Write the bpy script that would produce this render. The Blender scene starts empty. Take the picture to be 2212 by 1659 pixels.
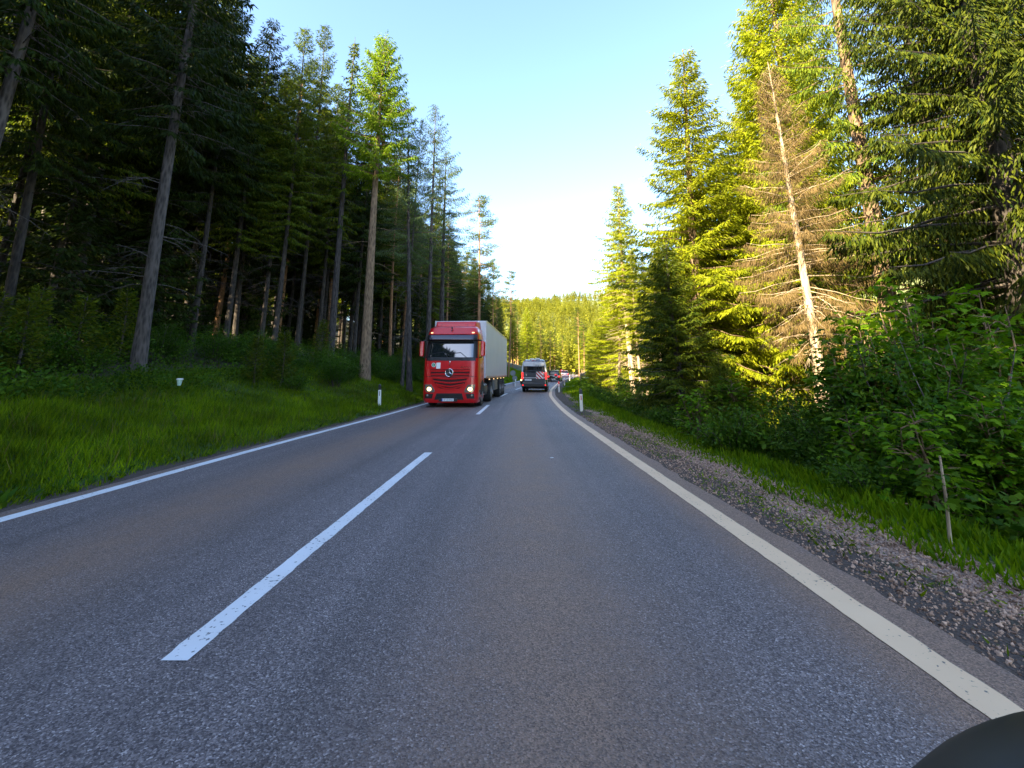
import bpy, math, random
import numpy as np
from mathutils import Vector, Matrix, noise as mnoise
R = math.radians
PI = math.pi
sc = bpy.context.scene
COL = sc.collection

# ------------------------------------------------------------------ camera
CAM_H, F0, PITCH, YH = 1.45, 985.0, R(11.0), 806.0      # measured on a 2212 px wide view of the photograph
F2 = F0 * math.cos(PITCH)
PPY = YH - F2 * math.tan(PITCH)
cam_d = bpy.data.cameras.new('camera')
cam = bpy.data.objects.new('camera', cam_d)
COL.objects.link(cam)
cam.location = (0, 0, CAM_H)
cam.rotation_euler = (PI / 2 + PITCH, 0, 0)
cam_d.sensor_width = 36.0
cam_d.lens = F2 / 2212.0 * 36.0
cam_d.shift_y = (PPY - 829.5) / 2212.0
cam_d.clip_start = 0.05
cam_d.clip_end = 12000
sc.camera = cam

# ------------------------------------------------------------------ light
SUN_EL, SUN_AZ = R(30.5), R(221)          # azimuth clockwise from +Y (the way the camera looks); from behind left
world = bpy.data.worlds.new('World')
sc.world = world
world.use_nodes = True
wn = world.node_tree.nodes
bg = wn['Background']
sky = wn.new('ShaderNodeTexSky')
sky.sky_type = 'NISHITA'
sky.sun_disc = False
sky.sun_elevation = SUN_EL
sky.sun_rotation = SUN_AZ
sky.air_density = 1.0
sky.dust_density = 0.8
sky.ozone_density = 2.4
world.node_tree.links.new(sky.outputs[0], bg.inputs[0])
bg.inputs[1].default_value = 0.11
sun_d = bpy.data.lights.new('sun', 'SUN')
sun_d.energy = 5.0
sun_d.angle = R(0.5)
sun_d.color = (1.0, 0.85, 0.56)
sun = bpy.data.objects.new('sun', sun_d)
COL.objects.link(sun)
sdir = Vector((math.sin(SUN_AZ) * math.cos(SUN_EL), math.cos(SUN_AZ) * math.cos(SUN_EL), math.sin(SUN_EL)))
sun.rotation_euler = sdir.to_track_quat('Z', 'Y').to_euler()
sun.location = (-40, -30, 60)
sc.view_settings.view_transform = 'Standard'
sc.view_settings.look = 'None'
sc.view_settings.exposure = 2.65
sc.view_settings.gamma = 1.0
sc.view_settings.use_curve_mapping = False
sc.cycles.max_bounces = 5
sc.cycles.diffuse_bounces = 3
sc.cycles.glossy_bounces = 3
sc.cycles.transmission_bounces = 4
sc.cycles.use_denoising = True

# ------------------------------------------------------------------ helpers
def tag(o, label=None, cat=None, group=None, kind=None):
    if label: o['label'] = label
    if cat: o['category'] = cat
    if group: o['group'] = group
    if kind: o['kind'] = kind
    return o

def thing(name, label, cat, loc=(0, 0, 0), rz=0.0, group=None):
    o = bpy.data.objects.new(name, None)
    o.empty_display_size = 0.2
    COL.objects.link(o)
    o.location = loc
    o.rotation_euler = (0, 0, rz)
    return tag(o, label, cat, group)

def link(name, me, parent=None, loc=None):
    o = bpy.data.objects.new(name, me)
    COL.objects.link(o)
    if parent is not None: o.parent = parent
    if loc is not None: o.location = loc
    return o

def copy_tree(o, parent=None):
    c = o.copy()
    COL.objects.link(c)
    c.parent = parent
    for ch in o.children: copy_tree(ch, c)
    return c

class MB:
    def __init__(s): s.v = []; s.f = []
    def add(s, vs, fs):
        n = len(s.v)
        s.v += [tuple(v) for v in vs]
        s.f += [tuple(i + n for i in f) for f in fs]
        return s
    def box(s, x0, x1, y0, y1, z0, z1, M=None):
        vs = [Vector((x, y, z)) for z in (z0, z1) for y in (y0, y1) for x in (x0, x1)]
        if M is not None: vs = [M @ v for v in vs]
        return s.add(vs, [(0, 2, 3, 1), (4, 5, 7, 6), (0, 1, 5, 4), (2, 6, 7, 3), (0, 4, 6, 2), (1, 3, 7, 5)])
    def tube(s, pts, rad, n=8, caps=True):
        pts = [Vector(p) for p in pts]
        if not hasattr(rad, '__len__'): rad = [rad] * len(pts)
        vs = []; fs = []
        up = None
        for i, p in enumerate(pts):
            t = (pts[min(i + 1, len(pts) - 1)] - pts[max(i - 1, 0)]).normalized()
            if up is None:
                up = Vector((0, 0, 1)) if abs(t.z) < .9 else Vector((1, 0, 0))
            a = t.cross(up).normalized(); b = a.cross(t).normalized(); up = b
            for k in range(n):
                an = 2 * PI * k / n
                vs.append(p + (a * math.cos(an) + b * math.sin(an)) * rad[i])
        for i in range(len(pts) - 1):
            for k in range(n):
                k2 = (k + 1) % n
                fs.append((i * n + k, i * n + k2, (i + 1) * n + k2, (i + 1) * n + k))
        if caps:
            fs.append(tuple(range(n - 1, -1, -1)))
            fs.append(tuple((len(pts) - 1) * n + k for k in range(n)))
        return s.add(vs, fs)
    def cyl(s, a, b, r, n=16): return s.tube([a, b], [r, r], n)
    def loft(s, rings, caps=True):
        n = len(rings[0]); vs = [v for r in rings for v in r]; fs = []
        for i in range(len(rings) - 1):
            for k in range(n):
                k2 = (k + 1) % n
                fs.append((i * n + k, i * n + k2, (i + 1) * n + k2, (i + 1) * n + k))
        if caps:
            fs.append(tuple(range(n - 1, -1, -1))); fs.append(tuple((len(rings) - 1) * n + k for k in range(n)))
        return s.add(vs, fs)
    def prism(s, poly, y0, y1):                    # poly of (x, z), extruded along y
        n = len(poly)
        vs = [(x, y0, z) for x, z in poly] + [(x, y1, z) for x, z in poly]
        fs = [tuple(range(n)), tuple(range(2 * n - 1, n - 1, -1))] + [(i, i + n, (i + 1) % n + n, (i + 1) % n) for i in range(n)]
        return s.add(vs, fs)
    def ellip(s, c, r, nu=16, nv=10):
        vs = []; fs = []
        for j in range(nv + 1):
            th = PI * j / nv
            for i in range(nu):
                ph = 2 * PI * i / nu
                vs.append((c[0] + r[0] * math.sin(th) * math.cos(ph), c[1] + r[1] * math.sin(th) * math.sin(ph), c[2] + r[2] * math.cos(th)))
        for j in range(nv):
            for i in range(nu):
                i2 = (i + 1) % nu
                fs.append((j * nu + i, (j + 1) * nu + i, (j + 1) * nu + i2, j * nu + i2))
        return s.add(vs, fs)
    def build(s, name, mat, parent=None, bevel=0.0, smooth=True, loc=None):
        me = bpy.data.meshes.new(name)
        me.from_pydata(s.v, [], s.f)
        me.validate(); me.update()
        if mat is not None: me.materials.append(mat)
        o = link(name, me, parent, loc)
        import bmesh
        bm = bmesh.new(); bm.from_mesh(me); bmesh.ops.recalc_face_normals(bm, faces=bm.faces); bm.to_mesh(me); bm.free()
        if smooth:
            me.polygons.foreach_set('use_smooth', [True] * len(me.polygons))
            try: me.set_sharp_from_angle(angle=R(38))
            except Exception: pass
        if bevel > 0:
            b = o.modifiers.new('bevel', 'BEVEL'); b.width = bevel; b.segments = 2; b.limit_method = 'ANGLE'; b.angle_limit = R(40)
        return o

def np_mesh(name, verts, nper, mat):
    """verts (n*nper,3): every nper vertices make one face"""
    me = bpy.data.meshes.new(name)
    nv = len(verts); nf = nv // nper
    me.vertices.add(nv); me.vertices.foreach_set('co', np.ascontiguousarray(verts, dtype=np.float32).ravel())
    me.loops.add(nv); me.loops.foreach_set('vertex_index', np.arange(nv, dtype=np.int32))
    me.polygons.add(nf); me.polygons.foreach_set('loop_start', np.arange(0, nv, nper, dtype=np.int32))
    me.update(calc_edges=True)
    if mat is not None: me.materials.append(mat)
    return me

def nrm(a): return a / np.maximum(np.linalg.norm(a, axis=-1, keepdims=True), 1e-9)

def kites(B, D, l, w, rng, tilt=0.6, N=None):
    """leaf- or needle-shaped quads: base B, direction D, length l, width w"""
    D = nrm(D)
    if N is None:
        N = np.array([0, 0, 1.0]) + rng.normal(0, tilt, B.shape)
    S = nrm(np.cross(D, N))
    l = np.asarray(l)[..., None]; w = np.asarray(w)[..., None]
    V = np.stack([B, B + D * l * .42 + S * w * .5, B + D * l, B + D * l * .42 - S * w * .5], axis=1)
    return V.reshape(-1, 3)

# ------------------------------------------------------------------ materials
def newmat(name):
    m = bpy.data.materials.new(name); m.use_nodes = True
    nt = m.node_tree
    return m, nt, nt.nodes['Principled BSDF']

def L(nt, a, b): nt.links.new(a, b)

def pbr(name, col, rough=.5, metal=0.0, coat=0.0, var=0.08, scale=6.0, ior=None, bump=0.0, emit=None, es=0.0):
    m, nt, b = newmat(name)
    b.inputs['Roughness'].default_value = rough
    b.inputs['Metallic'].default_value = metal
    if name == 'black_satin_fairing': b.inputs['Specular IOR Level'].default_value = .3
    b.inputs['Coat Weight'].default_value = coat
    if ior: b.inputs['IOR'].default_value = ior
    tc = nt.nodes.new('ShaderNodeTexCoord')
    nz = nt.nodes.new('ShaderNodeTexNoise'); nz.inputs['Scale'].default_value = scale; nz.inputs['Detail'].default_value = 5
    L(nt, tc.outputs['Object'], nz.inputs['Vector'])
    mx = nt.nodes.new('ShaderNodeMix'); mx.data_type = 'RGBA'
    c = Vector(col)
    mx.inputs[6].default_value = (*(c * (1 - var)), 1); mx.inputs[7].default_value = (*(c * (1 + var)), 1)
    L(nt, nz.outputs['Fac'], mx.inputs[0]); L(nt, mx.outputs[2], b.inputs['Base Color'])
    if bump:
        bp = nt.nodes.new('ShaderNodeBump'); bp.inputs['Strength'].default_value = bump; bp.inputs['Distance'].default_value = .02
        L(nt, nz.outputs['Fac'], bp.inputs['Height']); L(nt, bp.outputs[0], b.inputs['Normal'])
    if emit:
        b.inputs['Emission Color'].default_value = (*emit, 1); b.inputs['Emission Strength'].default_value = es
    return m

def leaf_mat(name, c1, c2, trans=.35, vary=.35, tcol=None, pn=0.0, ps=.8):
    m, nt, b = newmat(name)
    b.inputs['Roughness'].default_value = .55
    b.inputs['Specular IOR Level'].default_value = .10
    g = nt.nodes.new('ShaderNodeNewGeometry'); oi = nt.nodes.new('ShaderNodeObjectInfo')
    mx = nt.nodes.new('ShaderNodeMix'); mx.data_type = 'RGBA'
    mx.inputs[6].default_value = (*c1, 1); mx.inputs[7].default_value = (*c2, 1)
    L(nt, g.outputs['Random Per Island'], mx.inputs[0])
    mr = nt.nodes.new('ShaderNodeMapRange'); mr.inputs[3].default_value = 1 - vary; mr.inputs[4].default_value = 1 + vary
    L(nt, oi.outputs['Random'], mr.inputs[0])
    mu = nt.nodes.new('ShaderNodeVectorMath'); mu.operation = 'SCALE'
    if pn:
        nz = nt.nodes.new('ShaderNodeTexNoise'); nz.inputs['Scale'].default_value = ps; nz.inputs['Detail'].default_value = 4
        L(nt, g.outputs['Position'], nz.inputs['Vector'])
        m3 = nt.nodes.new('ShaderNodeMapRange'); m3.inputs[1].default_value = .3; m3.inputs[2].default_value = .7; m3.inputs[3].default_value = 1 - pn; m3.inputs[4].default_value = 1 + pn
        L(nt, nz.outputs['Fac'], m3.inputs[0]); L(nt, m3.outputs[0], mr.inputs[4])
        mr.inputs[3].default_value = 1 - vary
        if vary == 0: L(nt, m3.outputs[0], mr.inputs[3])
    L(nt, mx.outputs[2], mu.inputs[0]); L(nt, mr.outputs[0], mu.inputs['Scale'])
    L(nt, mu.outputs[0], b.inputs['Base Color'])
    t = nt.nodes.new('ShaderNodeBsdfTranslucent')
    ms = nt.nodes.new('ShaderNodeMixShader'); ms.inputs[0].default_value = trans
    tm = nt.nodes.new('ShaderNodeVectorMath'); tm.operation = 'MULTIPLY'; tm.inputs[1].default_value = tcol or (1.5, 1.5, .8)
    L(nt, mu.outputs[0], tm.inputs[0]); L(nt, tm.outputs[0], t.inputs[0])
    L(nt, b.outputs[0], ms.inputs[1]); L(nt, t.outputs[0], ms.inputs[2])
    L(nt, ms.outputs[0], nt.nodes['Material Output'].inputs[0])
    return m

def bark_mat(name, c1, c2, scale=9.0):
    m, nt, b = newmat(name)
    b.inputs['Roughness'].default_value = .9
    tc = nt.nodes.new('ShaderNodeTexCoord')
    mp = nt.nodes.new('ShaderNodeMapping'); mp.inputs['Scale'].default_value = (1, 1, .28)
    L(nt, tc.outputs['Object'], mp.inputs[0])
    v = nt.nodes.new('ShaderNodeTexVoronoi'); v.inputs['Scale'].default_value = scale * 1.6
    n = nt.nodes.new('ShaderNodeTexNoise'); n.inputs['Scale'].default_value = scale; n.inputs['Detail'].default_value = 7
    L(nt, mp.outputs[0], v.inputs['Vector']); L(nt, mp.outputs[0], n.inputs['Vector'])
    ad = nt.nodes.new('ShaderNodeMath'); ad.operation = 'MULTIPLY'
    L(nt, v.outputs['Distance'], ad.inputs[0]); L(nt, n.outputs['Fac'], ad.inputs[1])
    cr = nt.nodes.new('ShaderNodeMapRange'); cr.inputs[1].default_value = .05; cr.inputs[2].default_value = .4
    L(nt, ad.outputs[0], cr.inputs[0])
    mx = nt.nodes.new('ShaderNodeMix'); mx.data_type = 'RGBA'
    mx.inputs[6].default_value = (*c1, 1); mx.inputs[7].default_value = (*c2, 1)
    L(nt, cr.outputs[0], mx.inputs[0])
    oi = nt.nodes.new('ShaderNodeObjectInfo')
    mr = nt.nodes.new('ShaderNodeMapRange'); mr.inputs[3].default_value = .75; mr.inputs[4].default_value = 1.25
    L(nt, oi.outputs['Random'], mr.inputs[0])
    mu = nt.nodes.new('ShaderNodeVectorMath'); mu.operation = 'SCALE'
    L(nt, mx.outputs[2], mu.inputs[0]); L(nt, mr.outputs[0], mu.inputs['Scale'])
    L(nt, mu.outputs[0], b.inputs['Base Color'])
    bp = nt.nodes.new('ShaderNodeBump'); bp.inputs['Strength'].default_value = .8; bp.inputs['Distance'].default_value = .03
    L(nt, ad.outputs[0], bp.inputs['Height']); L(nt, bp.outputs[0], b.inputs['Normal'])
    return m

M = {}
M['spruce_shade_tone'] = leaf_mat('spruce_needles_shade_tone', (.012, .027, .005), (.042, .060, .008), .25)  # darker needle copy: forest shade put into the colour
M['spruce_sun_tone'] = leaf_mat('spruce_needles_sun_tone', (.12, .16, .006), (.31, .32, .012), .4, .22)  # brighter needle copy: sunlight put into the colour
M['spruce_mid'] = leaf_mat('spruce_needles_mid', (.034, .070, .007), (.15, .175, .011), .3, .25)  # tone raised to put sun on tops and edge trees into the colour
M['larch'] = leaf_mat('larch_needles', (.105, .19, .008), (.21, .28, .012), .4, .2)
M['larch_pale'] = leaf_mat('larch_needles_thin', (.045, .075, .03), (.10, .13, .045), .35, .2)
M['pine'] = leaf_mat('pine_needles', (.05, .085, .016), (.13, .155, .022), .25, .25)
M['maple'] = leaf_mat('maple_leaves', (.032, .105, .003), (.145, .245, .006), .4, .35)  # leaf green brightened in place of sunlight that misses the bush
M['shrub'] = leaf_mat('shrub_leaves', (.022, .066, .006), (.065, .125, .009), .3, .35)
M['grass'] = leaf_mat('grass_blades', (.036, .094, .002), (.175, .235, .003), .35, .0, pn=.5, ps=.9)
M['strip'] = leaf_mat('lush_strip_grass', (.045, .115, .002), (.165, .235, .004), .4, .0, pn=.3, ps=1.5)
M['spruce_big'] = leaf_mat('spruce_needles_deep_shade_tone', (.008, .019, .002), (.070, .082, .005), .2, .2)  # shade between the right edge boughs, with lit bits, painted into the colour
M['herb'] = leaf_mat('herb_leaves', (.024, .068, .006), (.075, .135, .009), .3, .0, pn=.5, ps=.7)
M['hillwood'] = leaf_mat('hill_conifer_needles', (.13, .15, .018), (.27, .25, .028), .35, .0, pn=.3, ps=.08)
M['dead'] = leaf_mat('dead_brown_twigs', (.075, .052, .022), (.18, .12, .045), .1, .1)
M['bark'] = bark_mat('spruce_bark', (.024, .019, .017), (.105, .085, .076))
M['bark_shade_tone'] = bark_mat('spruce_bark_shade_tone', (.016, .013, .011), (.075, .058, .048))  # darker copy of the spruce bark: deep forest shade put into the colour
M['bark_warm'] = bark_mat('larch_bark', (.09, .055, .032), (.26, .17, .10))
M['bark_pale'] = bark_mat('pale_dead_wood', (.26, .18, .11), (.52, .40, .27), 6)
M['bark_pine'] = bark_mat('pine_bark', (.16, .075, .035), (.36, .19, .09))
M['asphalt_edge'] = None

# ------------------------------------------------------------------ lie of the land
def I(y, ys, vs): return float(np.interp(y, ys, vs))
CY = [-200, -20, 2.5, 8.7, 16.7, 22, 30, 33, 41, 49, 60, 75, 97, 112, 126, 140, 155, 175, 200]
CX = [-2.4, -1.95, -1.75, -1.56, -1.22, -1.08, -.66, -.40, .30, 1.30, 2.75, 5.0, 9.3, 12.6, 14.6, 14.2, 11, 3, -12]
RW = [4.0, 4.0, 3.90, 3.62, 3.22, 3.22, 3.16, 3.16, 3.2, 3.2, 3.2, 3.25, 3.3, 3.3, 3.3, 3.3, 3.4, 3.6, 4.0]
LW = [3.5, 3.5, 3.47, 3.44, 3.2, 3.1, 3.05, 3.05, 3.05, 3.1, 3.2, 3.25, 3.3, 3.3, 3.3, 3.3, 3.4, 3.6, 4.0]
CZ = [0, 0, 0, 0, 0, 0, 0, 0, 0, .02, .1, .3, .6, .8, 1.0, 1.1, 1.2, 1.3, 1.4]
def _smooth(ys, vs):
    yy = np.arange(-200, 201, 1.0); v = np.interp(yy, ys, vs)
    k = np.exp(-np.linspace(-2, 2, 9) ** 2); k /= k.sum()
    return np.convolve(np.pad(v, 4, 'edge'), k, 'valid')
_YY = np.arange(-200, 201, 1.0)
_C, _RW, _LW, _Z = (_smooth(CY, a) for a in (CX, RW, LW, CZ))
def cx(y): return np.interp(y, _YY, _C)
def rw(y): return np.interp(y, _YY, _RW)
def lw(y): return np.interp(y, _YY, _LW)
def cz(y): return np.interp(y, _YY, _Z)
def sstep(a, b, x):
    t = np.clip((x - a) / (b - a), 0, 1); return t * t * (3 - 2 * t)
def wob(x, y):
    return (np.sin(x * 1.7 + y * .6) * np.sin(y * 1.1 - x * .5) * .5 + np.sin(x * .55 - y * .33 + 1) * .5 + np.sin(x * 3.9 + 2) * np.sin(y * 3.3) * .2)
LU = [0, .3, 1, 2.5, 4.5, 6.5, 9, 13, 20, 40, 80, 300]
LZ = [0, 0.0, .10, .40, 1.05, 1.75, 2.4, 3.0, 4.2, 9, 20, 60]
RU = [0, 1.3, 1.9, 3, 5, 8, 14, 30, 60, 200, 400]
RZ = [0, -.03, -.10, -.55, -1.2, -1.7, -2.6, -5.5, -9, -12, -12]
BU = [0, 1.2, 2.4, 3.6, 5.5, 8]
BZ = [0, .05, .45, .55, .2, 0]
def ground(x, y):
    x = np.asarray(x, float); y = np.asarray(y, float)
    c = cx(y); s = x - c
    ul = -s - lw(y) - .3; ur = s - rw(y) - .35
    near = .72 + .38 * sstep(8, 26, y)
    zl = np.interp(ul, LU, LZ) * near + wob(x, y) * .10 * sstep(.6, 3, ul) + wob(x * .3, y * .3) * .3 * sstep(5, 12, ul)
    zr = np.interp(ur, RU, RZ) + wob(x, y) * .07 * sstep(1.2, 3, ur)
    zr = zr + np.interp(ur, BU, BZ) * 1.0 * sstep(26, 42, y) * (1 - sstep(80, 100, y))
    z = cz(y) + np.where(ul > 0, zl, 0) + np.where(ur > 0, zr, 0) - .03
    hill = 80 * sstep(135, 640, y) * (1 + .00035 * x) + 10 * np.sin(x * .011 + 1) * sstep(200, 500, y) + 6 * np.sin(x * .03 + y * .02) * sstep(200, 400, y)
    z = np.where(y > 135, z * (1 - sstep(135, 200, y)) + hill, z)
    d = np.hypot(x, y)
    mtn = 560 * sstep(700, 2300, x) * (1 + .2 * np.sin(y * .004))
    return z + mtn
def gz(x, y): return float(ground(x, y))
def ray(px, py, Y):
    """world point at depth Y on the sight line through a pixel of the 2212 px view"""
    b = PPY - py
    d = Vector((px - 1106, F2 * math.cos(PITCH) - b * math.sin(PITCH), F2 * math.sin(PITCH) + b * math.cos(PITCH)))
    t = Y / d.y
    return Vector((0, 0, CAM_H)) + d * t
def gx(px, Y):
    """x on the ground seen at image column px, depth Y (columns lean with the camera's pitch)"""
    z = 0.5
    for _ in range(6):
        py = proj(Vector((0, Y, z)))[1]
        x = ray(px, py, Y).x; z = gz(x, Y)
    return x
def proj(p):
    v = Vector(p) - Vector((0, 0, CAM_H))
    f = v.y * math.cos(PITCH) + v.z * math.sin(PITCH); u = -v.y * math.sin(PITCH) + v.z * math.cos(PITCH)
    return 1106 + F2 * v.x / f, PPY - F2 * u / f

def mat_ground():
    m, nt, b = newmat('forest_ground')
    b.inputs['Roughness'].default_value = .95
    at = nt.nodes.new('ShaderNodeAttribute'); at.attribute_name = 'zone'
    tc = nt.nodes.new('ShaderNodeTexCoord')
    def noise(s, d=6):
        n = nt.nodes.new('ShaderNodeTexNoise'); n.inputs['Scale'].default_value = s; n.inputs['Detail'].default_value = d
        L(nt, tc.outputs['Object'], n.inputs['Vector']); return n
    def mix(f, a, c, fac=None):
        mx = nt.nodes.new('ShaderNodeMix'); mx.data_type = 'RGBA'
        for i, q in ((6, a), (7, c)):
            if isinstance(q, tuple): mx.inputs[i].default_value = (*q, 1)
            else: L(nt, q, mx.inputs[i])
        if isinstance(f, float): mx.inputs[0].default_value = f
        else: L(nt, f, mx.inputs[0])
        return mx.outputs[2]
    n1 = noise(1.4); n2 = noise(14); n3 = noise(60, 3)
    sp = nt.nodes.new('ShaderNodeSeparateColor'); L(nt, at.outputs['Color'], sp.inputs[0])
    vo = nt.nodes.new('ShaderNodeTexVoronoi'); vo.inputs['Scale'].default_value = 42; L(nt, tc.outputs['Object'], vo.inputs['Vector'])
    vs = nt.nodes.new('ShaderNodeSeparateColor'); L(nt, vo.outputs['Color'], vs.inputs[0])
    floor_c = mix(n2.outputs['Fac'], (.022, .026, .010), (.055, .048, .022))
    grass_c = mix(n2.outputs['Fac'], (.020, .055, .008), (.05, .10, .014))
    stone_c = mix(vs.outputs[0], (.12, .072, .052), (.46, .30, .22))
    dirt_c = mix(n3.outputs['Fac'], (.028, .019, .015), (.12, .082, .062))
    far_c = mix(n1.outputs['Fac'], (.10, .12, .03), (.16, .17, .05))
    def thr(src, lo, hi):
        a = nt.nodes.new('ShaderNodeMath'); a.operation = 'ADD'; L(nt, src, a.inputs[0])
        s = nt.nodes.new('ShaderNodeMath'); s.operation = 'MULTIPLY_ADD'; L(nt, n2.outputs['Fac'], s.inputs[0]); s.inputs[1].default_value = .9; s.inputs[2].default_value = -.45
        L(nt, s.outputs[0], a.inputs[1])
        r = nt.nodes.new('ShaderNodeMapRange'); r.inputs[1].default_value = lo; r.inputs[2].default_value = hi; L(nt, a.outputs[0], r.inputs[0]); return r.outputs[0]
    c = mix(thr(sp.outputs[0], .35, .65), floor_c, grass_c)
    c = mix(thr(sp.outputs[1], .35, .65), c, stone_c)
    c = mix(thr(sp.outputs[2], .35, .65), c, dirt_c)
    c = mix(at.outputs['Alpha'], c, far_c)
    L(nt, c, b.inputs['Base Color'])
    bp = nt.nodes.new('ShaderNodeBump'); bp.inputs['Strength'].default_value = .7; bp.inputs['Distance'].default_value = .03
    L(nt, vo.outputs['Distance'], bp.inputs['Height']); L(nt, bp.outputs[0], b.inputs['Normal'])
    return m

def build_ground():
    s = np.concatenate([-np.geomspace(2500, 60, 14), -np.linspace(50, 16, 18), np.linspace(-15, 13, 113), np.linspace(14, 60, 24), np.geomspace(70, 3500, 26)])
    y = np.concatenate([-np.geomspace(1500, 20, 12), np.linspace(-16, 0, 14), np.linspace(.3, 45, 150), np.linspace(46, 140, 64), np.linspace(145, 700, 60), np.geomspace(730, 5000, 14)])
    S, Y = np.meshgrid(s, y)
    X = S + cx(Y); Z = ground(X, Y)
    n, mcol = S.shape
    V = np.stack([X, Y, Z], -1).reshape(-1, 3)
    idx = np.arange(n * mcol).reshape(n, mcol)
    F = np.stack([idx[:-1, :-1], idx[:-1, 1:], idx[1:, 1:], idx[1:, :-1]], -1).reshape(-1, 4)
    me = bpy.data.meshes.new('ground')
    me.from_pydata(V.tolist(), [], F.tolist())
    ul = -S - lw(Y) - .3; ur = S - rw(Y) - .35
    nz = wob(X * 1.3, Y * 1.3) * .35
    grass = np.clip(sstep(.2, .6, ul) * (1 - sstep(5.0, 7.5, ul + nz)), 0, 1)
    bank = sstep(26, 40, Y)
    grass = np.maximum(grass, sstep(1.3, 1.8, ur + nz * .8) * (1 - sstep(2.6 + 4 * bank, 4 + 5 * bank, ur)))
    grass = np.maximum(grass, sstep(.5, 1.1, ur + nz) * bank * (1 - sstep(6, 9, ur)))
    stone = sstep(.55, .75, ur + nz * .3) * (1 - sstep(1.4, 1.9, ur + nz)) * (1 - .7 * bank)
    dirt = np.maximum(sstep(-.1, .05, ur) * (1 - sstep(.5, .8, ur + nz * .5)), sstep(-.2, .0, ul) * (1 - sstep(.2, .5, ul)))
    far = sstep(130, 170, Y)
    far = np.maximum(far, sstep(100, 300, X))
    ca = me.color_attributes.new('zone', 'FLOAT_COLOR', 'POINT')
    ca.data.foreach_set('color', np.stack([grass, stone, dirt, far], -1).astype(np.float32).ravel())
    me.polygons.foreach_set('use_smooth', [True] * len(me.polygons))
    me.materials.append(mat_ground())
    o = link('ground', me); tag(o, kind='structure')

def mat_asphalt():
    m, nt, b = newmat('asphalt')
    tc = nt.nodes.new('ShaderNodeTexCoord')
    sx = nt.nodes.new('ShaderNodeSeparateXYZ'); L(nt, tc.outputs['UV'], sx.inputs[0])
    def tex(kind, scale, det=4, src='UV'):
        n = nt.nodes.new(kind); n.inputs['Scale'].default_value = scale
        if kind == 'ShaderNodeTexNoise': n.inputs['Detail'].default_value = det
        L(nt, tc.outputs[src], n.inputs['Vector']); return n
    vo = tex('ShaderNodeTexVoronoi', 135); vs = nt.nodes.new('ShaderNodeSeparateColor'); L(nt, vo.outputs['Color'], vs.inputs[0])
    cr = nt.nodes.new('ShaderNodeValToRGB')
    e = cr.color_ramp.elements
    e[0].position = 0; e[0].color = (.058, .043, .044, 1); e[1].position = 1; e[1].color = (.46, .39, .37, 1)
    for p, c in ((.35, (.112, .087, .084, 1)), (.7, (.182, .146, .140, 1)), (.93, (.26, .212, .204, 1))):
        q = e.new(p); q.color = c
    L(nt, vs.outputs[0], cr.inputs[0])
    big = tex('ShaderNodeTexNoise', .35, 6); mid = tex('ShaderNodeTexNoise', 3.0, 6); fine = tex('ShaderNodeTexNoise', 160, 2)
    def math_(op, a, c=None, d=None):
        n = nt.nodes.new('ShaderNodeMath'); n.operation = op
        for i, q in enumerate((a, c, d)):
            if q is None: continue
            if isinstance(q, (int, float)): n.inputs[i].default_value = q
            else: L(nt, q, n.inputs[i])
        return n.outputs[0]
    def band(u0, w):
        d = math_('SUBTRACT', sx.outputs[0], u0)
        d = math_('DIVIDE', math_('MULTIPLY', d, d), w * w)
        return math_('POWER', 2.718, math_('MULTIPLY', d, -1.0))
    dust = math_('ADD', math_('MULTIPLY', band(1.75, .6), .95), math_('MULTIPLY', band(-1.75, .65), .8))
    edge = math_('ADD', math_('MULTIPLY', band(3.58, .34), 1.5), math_('MULTIPLY', band(-3.6, .2), .7))
    dust = math_('ADD', dust, edge)
    dust = math_('MULTIPLY', dust, math_('MULTIPLY_ADD', mid.outputs['Fac'], .9, math_('MULTIPLY_ADD', big.outputs['Fac'], .9, -.05)))
    dust = math_('MINIMUM', dust, .88)
    mp = nt.nodes.new('ShaderNodeMapping'); mp.inputs['Scale'].default_value = (3.2, .07, 1); L(nt, tc.outputs['UV'], mp.inputs[0])
    stn = nt.nodes.new('ShaderNodeTexNoise'); stn.inputs['Scale'].default_value = 1.0; stn.inputs['Detail'].default_value = 5; L(nt, mp.outputs[0], stn.inputs['Vector'])
    track = math_('ADD', math_('ADD', band(.85, .28), band(2.6, .28)), math_('ADD', band(-.85, .28), band(-2.6, .28)))
    tone = math_('SUBTRACT', math_('MULTIPLY_ADD', stn.outputs['Fac'], .75, .66), math_('MULTIPLY', track, .13))
    mx = nt.nodes.new('ShaderNodeMix'); mx.data_type = 'RGBA'
    L(nt, dust, mx.inputs[0])
    val = nt.nodes.new('ShaderNodeVectorMath'); val.operation = 'SCALE'
    L(nt, cr.outputs[0], val.inputs[0]); L(nt, math_('MULTIPLY', tone, math_('MULTIPLY_ADD', big.outputs['Fac'], .5, math_('MULTIPLY_ADD', fine.outputs['Fac'], .5, .5))), val.inputs['Scale'])
    dc = nt.nodes.new('ShaderNodeMix'); dc.data_type = 'RGBA'; dc.inputs[6].default_value = (.115, .070, .048, 1); dc.inputs[7].default_value = (.37, .225, .150, 1)
    L(nt, vs.outputs[1], dc.inputs[0])
    L(nt, val.outputs[0], mx.inputs[6]); L(nt, dc.outputs[2], mx.inputs[7])
    L(nt, mx.outputs[2], b.inputs['Base Color'])
    b.inputs['Roughness'].default_value = .66
    b.inputs['Specular IOR Level'].default_value = .42
    bp = nt.nodes.new('ShaderNodeBump'); bp.inputs['Strength'].default_value = .55; bp.inputs['Distance'].default_value = .008
    L(nt, vo.outputs['Distance'], bp.inputs['Height']); L(nt, bp.outputs[0], b.inputs['Normal'])
    return m

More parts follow.
